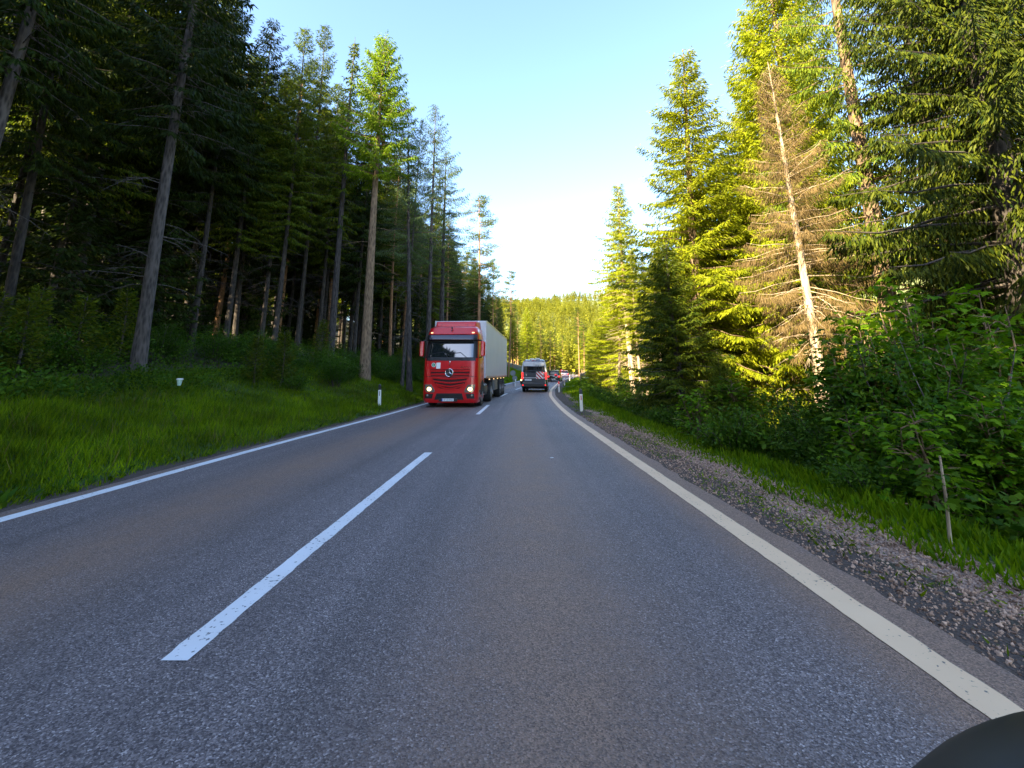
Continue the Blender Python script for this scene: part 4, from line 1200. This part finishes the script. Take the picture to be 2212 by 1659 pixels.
        rw_ = [(.64, *(sorted((sg * .66, sg * .98)))), (.72, *(sorted((sg * .64, sg * 1.05)))), (.82, *(sorted((sg * .70, sg * 1.09)))), (.97, *(sorted((sg * .80, sg * 1.10))))]
        hl_o = panel(hl, rows_fine(rw_, 3), .03, .05, 8).build('headlight', M['lens'], t)
        lx = sg * .885; bl = MB(); ly = cab_y(lx, .78)
        bl.ellip((lx, ly - .022, .775), (.095, .03, .085), 18, 10)
        bl.build('bulb', M['lamp_on'], hl_o)
        fl = MB(); panel(fl, rows_fine([(.38, *sorted((sg * .76, sg * 1.08))), (.58, *sorted((sg * .70, sg * 1.06)))], 3), .010, .03, 8)
        fo = fl.build('fog_lamp_recess', M['black'], t)
        b2 = MB(); b2.ellip((sg * .96, cab_y(sg * .96, .5) - .02, .51), (.05, .02, .05), 14, 8); b2.build('fog_lamp', M['lens'], fo)
        sl = MB()
        for zz in (.44, .50): panel(sl, [(zz, *sorted((sg * .74, sg * .9))), (zz + .02, *sorted((sg * .74, sg * .9)))], .02, .02, 4)
        sl.build('recess_slat', M['red_dark'], fo)
        side_pan = MB(); panel(side_pan, rows_fine([(1.33, *sorted((sg * .90, sg * 1.19))), (1.60, *sorted((sg * .93, sg * 1.19))), (1.97, *sorted((sg * .96, sg * 1.19)))], 4), .022, .03, 8); side_pan.build('corner_panel', M['red'], t)
    # grilles
    gb = MB(); panel(gb, rows_fine([(1.33, -.84, .84), (1.63, -.86, .86)], 3), .004, .02, 20)
    panel(gb, rows_fine([(.80, -.40, .40), (.92, -.60, .60), (1.27, -.78, .78)], 4), .004, .02, 20)
    g = gb.build('grille', M['red_dark'], t)
    gs = MB()
    for z, hf in ((1.40, .84), (1.54, .86)): vslat(gs, z, hf, .085, .0, .035, .004)
    vslat(gs, 1.62, .88, .03, 0, .02, .004)
    for z, hf, sg_ in ((1.20, .78, .06), (1.03, .72, .085), (.885, .62, .10)): vslat(gs, z, hf, .075, sg_, .04, .004)
    vslat(gs, .79, .60, .06, .13, .045, .006)
    gs.build('grille_slat', M['red'], g)
    gp = MB(); vslat(gp, 1.305, 1.14, .018, 0, .002, .007); gp.build('panel_gap', M['black'], t)
    # star emblem
    em = MB(); cxm, czm = -.03, 1.47; ye = cab_y(0, 1.47) - .06
    ring = [(cxm + .165 * math.cos(a), ye, czm + .165 * math.sin(a)) for a in np.linspace(0, 2 * PI, 33)]
    em.tube(ring, .014, 8, False)
    for k in range(3):
        a = PI / 2 + k * 2 * PI / 3
        tip = (cxm + .155 * math.cos(a), ye, czm + .155 * math.sin(a))
        l = (cxm + .040 * math.cos(a + PI / 3), ye, czm + .040 * math.sin(a + PI / 3)); r = (cxm + .040 * math.cos(a - PI / 3), ye, czm + .040 * math.sin(a - PI / 3))
        em.add([tip, l, r, (cxm, ye - .03, czm)], [(0, 1, 3), (0, 3, 2), (0, 2, 1), (1, 2, 3)])
    dk = MB(); dk.cyl((cxm, ye + .05, czm), (cxm, ye + .008, czm), .166, 32)
    eo = dk.build('emblem', M['black'], t); em.build('star', M['chrome'], eo, smooth=False)
    bd = MB(); bd.ellip((-.03, cab_y(0, 1.9) - .02, 1.93), (.035, .015, .04), 12, 8); bd.box(-.05, -.01, cab_y(0, 1.8) - .015, cab_y(0, 1.8), 1.78, 1.86); bd.build('bonnet_badge', M['chrome'], t)
    lean = Matrix.Rotation(-.07, 4, 'X')
    fmesh('Actros', .135, 'lettering', M['chrome'], t, (.63, cab_y(.6, 1.7) - .012, 1.70), FACE_CAM, .002, .35, sx=1.1)
    st = MB(); st.cyl((-.74, cab_y(.74, 1.8) - .004, 1.80), (-.74, cab_y(.74, 1.8) - .008, 1.80), .092, 28); so = st.build('round_sticker', M['white'], t)
    st = MB(); st.cyl((-.74, cab_y(.74, 1.8) - .008, 1.80), (-.74, cab_y(.74, 1.8) - .011, 1.80), .072, 28); st.build('sticker_field', M['green_sticker'], so)
    fmesh('L', .11, 'sticker_letter', M['white'], so, (-.735, cab_y(.74, 1.8) - .0125, 1.80), FACE_CAM, .0008)
    nt_ = MB(); panel(nt_, [(1.64, -.62, -.44), (1.79, -.62, -.44), (1.90, -.62, -.43)], .012, .02, 3); nt_.build('paper_note', M['white'], t)
    # bumper
    it = MB(); panel(it, rows_fine([(.33, -.66, .62), (.60, -.56, .54)], 4), .010, .03, 18); io = it.build('bumper_intake', M['black'], t)
    ib = MB()
    for zz in (.42, .5): panel(ib, [(zz, -.55, .52), (zz + .018, -.55, .52)], .024, .02, 12)
    ib.build('intake_bar', M['matt'], io)
    ph = MB(); ph.box(-.45, .35, -.055, .02, .26, .40); po = ph.build('plate_holder', M['black'], t, .02)
    pl = MB(); pl.box(-.32, .20, -.064, -.057, .275, .385); pp = pl.build('licence_plate', M['plate'], t, .004)
    bb = MB(); bb.box(-.318, -.277, -.0665, -.0645, .278, .382); bb.build('blue_band', M['plate_blue'], pp)
    fmesh('SV 25 FAR', .092, 'plate_lettering', M['ink'], pp, (-.035, -.0665, .330), FACE_CAM, .001)
    # wipers
    wp = MB()
    for x0, x1, z1 in ((-.05, -.36, 2.36), (.80, .42, 2.34)):
        a = Vector((x0, cab_y(x0, 2.04) - .03, 2.04)); b = Vector((x1, cab_y(x1, z1) - .035, z1))
        wp.tube([a, b], .011, 6); c = Vector((x1 - .55, cab_y(x1 - .5, 2.26) - .03, 2.25)); wp.tube([b, b.lerp(c, .5) + Vector((0, 0, .02)), c], .009, 6)
    wp.build('wiper', M['black'], t)
    vt = MB()
    for x in (-.62, .36): panel(vt, [(2.05, x - .16, x + .16), (2.09, x - .16, x + .16)], .018, .02, 4)
    vt.build('air_slot', M['matt'], t)
    ant = MB(); ant.cyl((-.03, .38, 3.42), (-.03, .33, 3.46), .035, 10); ant.tube([(-.6, .75, 3.55), (-.6, .85, 3.68)], .008, 5); ant.tube([(.6, .75, 3.55), (.6, .85, 3.66)], .008, 5); ant.build('aerial', M['black'], t)
    tp = MB(); tp.tube([(-.03, cab_y(0, 3.35) - .04, 3.36), (-.03, cab_y(0, 3.3) - .06, 3.30)], .02, 8); tp.build('roof_camera', M['black'], t)
    # interior behind the glass is dark; driver's seat tops
    # chassis, tank, fenders
    ch = MB(); ch.box(-.45, .45, .5, 6.2, .75, 1.0); ch.box(-1.0, 1.0, .35, 1.9, .35, .5); ch.build('tractor_frame', M['matt'], t)
    for sg in (-1, 1):
        tk = MB(); tk.loft([[(sg * (.88 + .32 * cx_), yy, .68 + .30 * cz_) for cx_, cz_ in [(math.copysign(abs(math.cos(a)) ** .6, math.cos(a)), math.copysign(abs(math.sin(a)) ** .6, math.sin(a))) for a in np.linspace(0, 2 * PI, 25)[:-1]]] for yy in (2.15, 2.2, 3.35, 3.4)])
        to = tk.build('fuel_tank', M['alu'], t)
        sb = MB()
        for yy in (2.4, 2.75, 3.1): sb.box(min(sg * 1.19, sg * 1.215), max(sg * 1.19, sg * 1.215), yy, yy + .06, .42, .96)
        sb.build('tank_strap', M['black'], to)
        wheel(t, sg * 1.05, 1.42, .51, .31)
        wheel(t, sg * .98, 4.55, .51, .56)
        fd = MB(); pts = [(4.55 + .62 * math.cos(a), .52 + .62 * math.sin(a)) for a in np.linspace(.15, PI - .15, 11)]
        fd.loft([[(sg * xx, y, z) for y, z in pts] + [(sg * xx, y, z + .03) for y, z in pts[::-1]] for xx in (.70, 1.26)]); fd.build('mudguard', M['black'], t)
        for yy in (9.4, 10.7, 12.0): wheel(t, sg * 1.06, yy, .50, .39)
    # trailer
    bx = MB(); bx.box(-1.275, 1.275, 2.25, 14.1, 1.22, 3.97); tr = bx.build('trailer_box', M['trailer'], t, .03)
    tr_e = MB()
    for sg in (-1, 1):
        a, b = sorted((sg * 1.272, sg * 1.283)); tr_e.box(a, b, 2.24, 14.11, 1.20, 1.30); tr_e.box(a, b, 2.24, 14.11, 3.90, 3.985)
        tr_e.box(a, b, 2.24, 2.32, 1.302, 3.898); tr_e.box(a, b, 14.03, 14.11, 1.302, 3.898)
    tr_e.build('trailer_edge', M['alu'], tr)
    fr_ = MB(); fr_.box(-.5, -.38, 3.2, 14.0, .98, 1.19); fr_.box(.38, .5, 3.2, 14.0, .98, 1.19); fr_.box(-1.2, 1.2, 13.8, 13.95, .5, .62); fr_.box(-1.2, 1.2, 8.9, 12.6, .98, 1.08)
    fr_.box(-.9, .9, 9.3, 12.1, .46, .58); fr_.box(-1.2, 1.2, 12.75, 12.78, .3, 1.1); fr_.build('trailer_frame', M['matt'], t)
    pb = MB(); pb.box(.55, 1.20, 6.6, 8.3, .50, 1.12); pb.box(-1.20, -.55, 6.6, 8.3, .50, 1.12); pb.build('pallet_box', M['signgrey'], t, .02)
    lg = MB(); lg.box(.7, .82, 5.75, 5.87, .25, 1.2); lg.box(-.82, -.7, 5.75, 5.87, .25, 1.2); lg.build('landing_leg', M['signgrey'], t)
    sm = MB()
    for yy in (3.6, 5.6, 7.6, 9.6, 11.6): sm.box(1.25, 1.289, yy, yy + .10, 1.12, 1.17)
    sm.build('side_marker', M['lamp_amber'], t)
    return t

# ---- camper van seen from behind
def rrect(w0, w1, z0, z1, y, r=.22, n=5):
    """rounded section: half width w0 at the sill, w1 at the top"""
    pts = []
    for cxs, cz_, a0 in ((1, 1, 0), (-1, 1, PI / 2), (-1, -1, PI), (1, -1, 3 * PI / 2)):
        hw_ = (w1 if cz_ > 0 else w0)
        rr = r if cz_ > 0 else r * .5
        for a in np.linspace(a0, a0 + PI / 2, n):
            pts.append((cxs * (hw_ - rr) + rr * math.cos(a), y, (z1 - rr if cz_ > 0 else z0 + rr) + rr * math.sin(a)))
    return pts
def build_van():
    Y0 = 35.5
    t = thing('camper_van', 'dark grey camper van with a striped warning board seen from behind', 'van', (1.72, Y0, 0), -.10)
    b = MB(); b.loft([rrect(w0, w1, z0, z1, y, r) for y, w0, w1, z0, z1, r in ((0, .93, .80, .42, 2.36, .18), (.06, .99, .86, .38, 2.46, .22), (.5, 1.02, .88, .36, 2.52, .24), (3.6, 1.02, .88, .36, 2.52, .24), (4.6, 1.0, .82, .38, 2.35, .3), (5.2, .98, .78, .40, 1.6, .3), (5.9, .90, .74, .42, 1.15, .25))])
    b.build('body', M['grey'], t)
    up = MB(); up.box(-.80, -.012, -.012, .02, 1.99, 2.31); up.box(.012, .80, -.012, .02, 1.99, 2.31); up.build('upper_rear_panel', M['silver'], t, .01)
    co = MB()
    for sg in (-1, 1): co.loft([[(sg * a, yy, z) for a, yy, z in ((x - .075, -.014, z), (x + .035, .03, z), (x + .04, .10, z), (x - .06, .03, z))] for x, z in ((.955, .95), (.945, 1.5), (.90, 2.0), (.83, 2.36))])
    co.build('corner_trim', M['silver'], t)
    gl = MB(); gl.box(-.83, -.014, -.014, .02, 1.52, 1.97); gl.box(.014, .83, -.014, .02, 1.52, 1.97); gl.build('rear_window', M['glass_side'], t, .01)
    lo = MB(); lo.box(-.86, .86, -.016, .02, 1.14, 1.46); lo.box(-.88, .88, -.018, .02, .78, 1.06); lo.build('rear_door', M['grey'], t, .02)
    hd = MB(); hd.box(-.62, -.58, -.026, -.017, 1.24, 1.36); hd.build('door_handle', M['chrome'], t)
    ch = MB(); ch.box(-.84, .84, -.028, 0, 1.075, 1.115); ch.build('trim_strip', M['silver'], t)
    sm = MB(); sm.box(-.008, .008, -.02, 0, .8, 2.3); sm.build('door_seam', M['matt'], t)
    bp = MB(); bp.box(-.99, .99, -.10, .25, .40, .66); bp.build('bumper', M['black'], t, .04)
    for sg in (-1, 1):
        a, c = sorted((sg * .845, sg * .985)); tl = MB(); tl.box(a, c, -.03, .08, .98, 1.52); tl.build('tail_light', M['tail_on'], t, .02)
        a, c = sorted((sg * .82, sg * .92)); tl = MB(); tl.box(a, c, -.115, -.09, .50, .58); tl.build('fog_reflector', M['tail_on'], t, .005)
        wheel(t, sg * .88, 1.1, .34, .23); wheel(t, sg * .88, 5.0, .34, .23)
    pl = MB(); pl.box(-.73, -.21, -.032, -.019, .87, 1.0); po = pl.build('licence_plate', M['plate'], t)
    fmesh('MB PR 4002', .085, 'plate_lettering', M['signgrey'], po, (-.47, -.034, .935), FACE_CAM, .001)
    # bike rack
    rk = MB()
    for x in (.16, .70): rk.tube([(x, -.03, 2.06), (x, -.09, 1.95), (x, -.09, 1.2)], .018, 6)
    rk.tube([(.10, -.03, 2.07), (.86, -.03, 2.07)], .016, 6); rk.tube([(-.55, -.12, 1.64), (.82, -.12, 1.66)], .028, 6); rk.tube([(-.58, -.14, 1.58), (.80, -.14, 1.60)], .024, 6)
    rk.tube([(.34, -.10, 2.02), (.36, -.12, 1.62)], .03, 6); rk.tube([(.16, -.09, 1.72), (.70, -.09, 1.74)], .016, 6)
    rk.build('bike_rack', M['black'], t)
    wb = MB(); wb.box(.17, .73, -.105, -.095, 1.02, 1.58); wo = wb.build('warning_board', M['white'], t)
    stp = MB()
    def clip_band(c0, c1):      # band between x+z=c0 and c1 inside the unit square
        poly = [(0, 0), (1, 0), (1, 1), (0, 1)]
        for sgn, c in ((1, c0), (-1, c1)):
            out = []
            for i in range(len(poly)):
                a, b2 = poly[i], poly[(i + 1) % len(poly)]
                fa, fb = sgn * (a[0] + a[1] - c), sgn * (b2[0] + b2[1] - c)
                if fa >= 0: out.append(a)
                if fa * fb < 0:
                    q = fa / (fa - fb); out.append((a[0] + (b2[0] - a[0]) * q, a[1] + (b2[1] - a[1]) * q))
            poly = out
        return poly
    for k in range(4):
        poly = clip_band(.12 + k * .5, .37 + k * .5)
        if len(poly) > 2: stp.prism([(.18 + .54 * x, 1.03 + .54 * z) for x, z in poly], -.109, -.1055)
    stp.build('red_stripe', M['refl'], wo, smooth=False)
    rf = MB(); rf.box(-.35, .0, .5, 1.3, 2.50, 2.60); rf.box(.10, .42, .4, 1.0, 2.50, 2.62); rf.build('roof_hatch', M['white'], t, .03)
    bl = MB(); bl.box(-.16, .16, -.01, .1, 2.385, 2.42); bl.build('brake_light', M['tail'], t)
    rr = MB()
    for sg in (-1, 1): rr.tube([(sg * .74, .2, 2.50), (sg * .74, 3.4, 2.56)], .025, 6)
    rr.tube([(.90, .8, 2.42), (.94, 2.2, 2.44), (.93, 3.6, 2.42)], .06, 8); rr.build('awning', M['black'], t)
    for sg in (-1, 1):
        mi = MB(); mi.box(*sorted((sg * 1.03, sg * 1.20)), 4.4, 4.55, 1.3, 1.65); mi.build('mirror', M['black'], t, .03)
    un = MB(); un.box(-.8, .8, .3, 5.2, .25, .5); un.tube([(-.55, -.02, .30), (.62, -.02, .30)], .02, 6); un.build('underbody', M['matt'], t)

# ---- cars
def build_car(name, label, loc, rz, paint, W, H, Ln, suv, rear, light):
    t = thing(name, label, 'car', loc, rz)
    hw_ = W / 2; gc = .20 if suv else .16; sh = .60 * H if suv else .62 * H
    b = MB()
    st = [(0, .86, gc + .22, sh - .12), (.06, .96, gc + .08, sh - .02), (.5, 1.0, gc, sh), (Ln * .5, 1.0, gc, sh), (Ln * .72, 1.0, gc, sh - .04), (Ln * .9, .95, gc + .03, sh - .2), (Ln - .05, .86, gc + .1, sh - .3), (Ln, .76, gc + .18, sh - .38)]
    b.loft([rrect(hw_ * k, hw_ * k * .94, z0, z1, y, .14) for y, k, z0, z1 in st]); b.build('body', M[paint], t)
    g0 = .12 if suv else .75
    g = MB(); g.loft([rrect(hw_ * .92, hw_ * .74, sh - .06, z1, y, .10) for y, z1 in ((g0, sh + .06), (g0 + .28, H - .10), (g0 + .7, H - .04), (Ln * .55, H - .05), (Ln * .58 + .25, H - .14), (Ln * .74, sh + .02))]); g.build('window_band', M['glass_side'], t)
    r = MB(); r.loft([rrect(hw_ * .76, hw_ * .70, H - .10, z1, y, .05) for y, z1 in ((g0 + .18, H - .055), (g0 + .7, H), (Ln * .54, H - .01), (Ln * .58 + .1, H - .07))]); r.build('roof', M[paint], t)
    bp = MB(); bp.box(-hw_ * .95, hw_ * .95, -.05, .15, gc + .02, gc + .3); bp.build('bumper', M['black' if suv else paint], t, .04)
    bp = MB(); bp.box(-hw_ * .85, hw_ * .85, Ln - .1, Ln + .03, gc + .02, gc + .26); bp.build('bumper', M['black' if suv else paint], t, .04)
    for sg in (-1, 1):
        tl = MB(); tl.box(*sorted((sg * hw_ * .68, sg * hw_ * .97)), -.02, .14, sh - .34, sh - .14); tl.build('tail_light', M['tail_on' if rear else 'tail'], t, .02)
        hl = MB(); hl.box(*sorted((sg * hw_ * .50, sg * hw_ * .84)), Ln - .18, Ln + .02, sh - .50, sh - .34); hl.build('headlight', M['lamp_on' if light else 'lens'], t, .03)
        wheel(t, sg * (hw_ - .12), .85, .34, .22); wheel(t, sg * (hw_ - .12), Ln - .85, .34, .22)
        mi = MB(); mi.box(*sorted((sg * (hw_ + .0), sg * (hw_ + .17))), Ln * .66, Ln * .66 + .1, sh + .02, sh + .16); mi.build('mirror', M['black'], t, .02)
    pl = MB(); pl.box(-.26, .26, -.068, -.052, gc + .16, gc + .27) if suv else pl.box(-.26, .26, -.03, .01, sh - .32, sh - .2); pl.build('licence_plate', M['plate'], t)
    if suv:
        sw = MB(); sw.ellip((.34, -.05, sh - .06), (.20, .10, .20), 18, 10); sw.build('spare_wheel_cover', M['refl'], t)
    else:
        lp = MB(); lp.box(-.35, .35, -.01, .05, H - .12, H - .10); lp.build('brake_light', M['tail_on'], t)
    return t

build_truck()
build_van()
build_car('estate_car', 'dark off-road car with a red spare wheel cover ahead of the camper van', (6.35 - .25, 67, .17), -.21, 'darkcar', 1.90, 1.72, 4.3, True, True, False)
build_car('saloon_car', 'pale saloon car entering the far left bend by the guard rail', (11.2, 97.5, .58), -.16, 'pale', 1.82, 1.46, 4.6, False, True, False)
tdark = build_car('oncoming_car', 'dark oncoming car with lit headlights half hidden behind the camper van', (2.65, 62.0, .08), PI - .19, 'darkcar', 1.80, 1.5, 4.4, False, False, True)

# ------------------------------------------------------------------ roadside furniture
def delineator(px, Y, label, capcol, refl, H=.95, lean=0.0, body='cream', x=None):
    if x is None: x = gx(px, Y)
    t = thing('delineator_post', label, 'reflector post', (x, Y, gz(x, Y) - .02), 0, 'white reflector posts along the road')
    t.rotation_euler = (0, lean, 0)
    sec = lambda z, k=1: [(-.06 * k, -.045 * k, z), (.06 * k, -.045 * k, z), (.05 * k, .02 * k, z), (.0, .06 * k, z), (-.05 * k, .02 * k, z)]
    a = MB(); a.loft([sec(-.2), sec(H * .78)]); a.build('post', M[body], t)
    b = MB(); top = [(x_, y_, H + (-.03 if x_ > 0 else .03)) for x_, y_, _ in sec(0, .95)]
    b.loft([sec(H * .782, 1.02), sec(H * .9, 1.02), top]); b.build('cap', M[capcol], t)
    c = MB(); c.box(-.018, .018, -.053, -.0465, H * .52, H * .72); c.build('reflector', M[refl], t)
    return t
def furniture():
    delineator(1256, 18.4, 'nearest white reflector post with a black cap and red strip by the gravel', 'black', 'refl', .88, -.015)
    delineator(820, 19.4, 'white reflector post with a black cap in the grass left of the truck', 'black', 'signgrey', .92, -.03, 'white')
    delineator(1207.4, 36, 'red capped white reflector post at the inside of the bend', 'refl', 'refl', .85, 0, 'white')
    delineator(1219.5, 52, 'small white reflector post farther round the bend', 'white', 'refl', .85, 0, 'cream')
    delineator(1230.5, 70, 'distant white reflector post where the guard rail meets the road', 'white', 'refl', 1.0, 0, 'cream')
    delineator(1238, 76, 'distant white reflector post at the start of the guard rail', 'white', 'refl', 1.0, 0, 'cream')
    delineator(1113, 50, 'white reflector post on the left bank beside the round sign backs', 'white', 'signgrey', .8, .06, 'white')
    # round sign backs on the left
    x = gx(1108.5, 51); z = gz(x, 51)
    t = thing('traffic_sign', 'two grey round sign backs on one post left of the van', 'traffic sign', (x, 51, z))
    MB().tube([(0, 0, -.3), (0, 0, 1.7)], .035, 8).build('post', M['signgrey'], t)
    MB().cyl((-.03, -.04, 1.45), (-.03, -.055, 1.45), .30, 24).build('sign_disc', M['signgrey'], t)
    MB().cyl((.18, -.04, .90), (.18, -.055, .90), .27, 24).build('sign_disc', M['signgrey'], t)
    MB().tube([(-.05, -.02, .90), (.18, -.02, .90)], .02, 6).build('bracket', M['signgrey'], t)
    # arrow boards at the far bend
    def chevron(px, py, Y, s, face, mark, label, n=1):
        p = ray(px, py, Y); z = gz(p.x, Y)
        t = thing('bend_sign', label, 'traffic sign', (p.x, Y, z))
        h = p.z - z
        MB().tube([(0, .05, -.3), (0, .05, h + s * .4)], .04, 6).build('post', M['signgrey'], t)
        MB().box(-s / 2, s / 2, -.02, .0, h - s / 2, h + s / 2).build('board', M[face], t, .02)
        q = s * .5; th = s * .24
        MB().prism([(.20 * s + .0, h + .40 * s), (-.32 * s, h), (.20 * s, h - .40 * s), (.20 * s + th, h - .40 * s), (-.32 * s + th * 1.1, h), (.20 * s + th, h + .40 * s)], -.028, -.022).build('arrow', M[mark], t, smooth=False)
    chevron(1213.3, 801, 112, .62, 'refl', 'white', 'red board with a white arrow pointing left at the far bend')
    chevron(1238.6, 800.5, 104, .62, 'yellow', 'ink', 'yellow board with a black arrow pointing left behind the pale car')
    # red white barrier under the red board
    p = ray(1212.5, 809, 109); z = gz(p.x, 109)
    t = thing('road_barrier', 'low red and white barrier below the red arrow board', 'barrier', (p.x, 109, z))
    for i in range(5): MB().box(-1.3 + i * .52, -1.3 + i * .52 + .515, -.03, .03, .35, .95).build('barrier_panel', M['refl' if i % 2 == 0 else 'white'], t)
    for x_ in (-1.1, 1.1): MB().box(x_ - .04, x_ + .04, -.04, .04, -.3, .349).build('leg', M['signgrey'], t)
    # wooden guard rail flaring away from the outside of the road
    P = [(10.15, 68), (11.0, 74), (12.2, 81), (14.0, 92), (16.2, 103), (18.6, 115), (20, 126)]
    o = (P[0][0], P[0][1], gz(*P[0]))
    t = thing('guard_rail', 'weathered grey brown guard rail with boards along the right side of the far bend', 'guard rail', o)
    b = MB(); up = MB()
    for (x0, y0), (x1, y1) in zip(P[:-1], P[1:]):
        z0, z1 = max(gz(x0, y0), float(cz(y0)) - .1), max(gz(x1, y1), float(cz(y1)) - .1)
        a = Vector((x0, y0, z0)) - Vector(o); c = Vector((x1, y1, z1)) - Vector(o)
        nrm_ = Vector((c.y - a.y, -(c.x - a.x), 0)).normalized() * .05
        for lo_, hi_ in ((.18, .52), (.60, .95)):
            b.add([a - nrm_ + Vector((0, 0, lo_)), c - nrm_ + Vector((0, 0, lo_)), c - nrm_ + Vector((0, 0, hi_)), a - nrm_ + Vector((0, 0, hi_)), a + nrm_ + Vector((0, 0, lo_)), c + nrm_ + Vector((0, 0, lo_)), c + nrm_ + Vector((0, 0, hi_)), a + nrm_ + Vector((0, 0, hi_))],
                  [(0, 1, 2, 3), (7, 6, 5, 4), (0, 4, 5, 1), (3, 2, 6, 7), (0, 3, 7, 4), (1, 5, 6, 2)])
        k = max(2, int((c - a).length / 2.2))
        for i in range(k):
            q = a.lerp(c, i / k); MB().box(q.x - .08, q.x + .08, q.y - .16, q.y - .055, q.z - .5, q.z + 1.05).build('post', M['wood'], t)
    b.build('rail', M['wood'], t)
    # litter
    p = ray(388, 822, 13.0); x = p.x; z = gz(x, 13.0)
    t = thing('paper_cup', 'small white paper cup lying in the grass on the left', 'litter', (x, 13.0, max(z + .12, p.z)))
    MB().loft([[(r * math.cos(a), r * math.sin(a), h) for a in np.linspace(0, 2 * PI, 17)[:-1]] for r, h in ((.045, -.14), (.07, .02))]).build('cup', pbr('pale_paper', (.42, .58, .50), .6), t)
    MB().loft([[(r * math.cos(a), r * math.sin(a), h) for a in np.linspace(0, 2 * PI, 17)[:-1]] for r, h in ((.085, .02), (.088, .045), (.07, .06))]).build('lid', M['white'], t)
    p = ray(1192, 983, 8.2)
    MB().ellip((0, 0, 0), (.035, .02, .006), 8, 5).build('paper_scrap', M['white'], None, loc=(p.x, 8.2, .010))
    tag(bpy.data.objects['paper_scrap'], 'tiny white paper scrap lying on the right lane', 'litter')
    # rounded black fairing of the vehicle that carries the camera
    t = thing('motorcycle', 'black rounded fairing of the vehicle carrying the camera in the bottom right corner', 'motorcycle', (.84, .48, 0))
    MB().ellip((0, 0, .56), (.5, .5, .5), 48, 32).build('fairing', pbr('black_satin_fairing', (.003, .003, .005), .5, 0, 0), t)
    w = wheel(t, .001, -.30, .30, .12)
furniture()
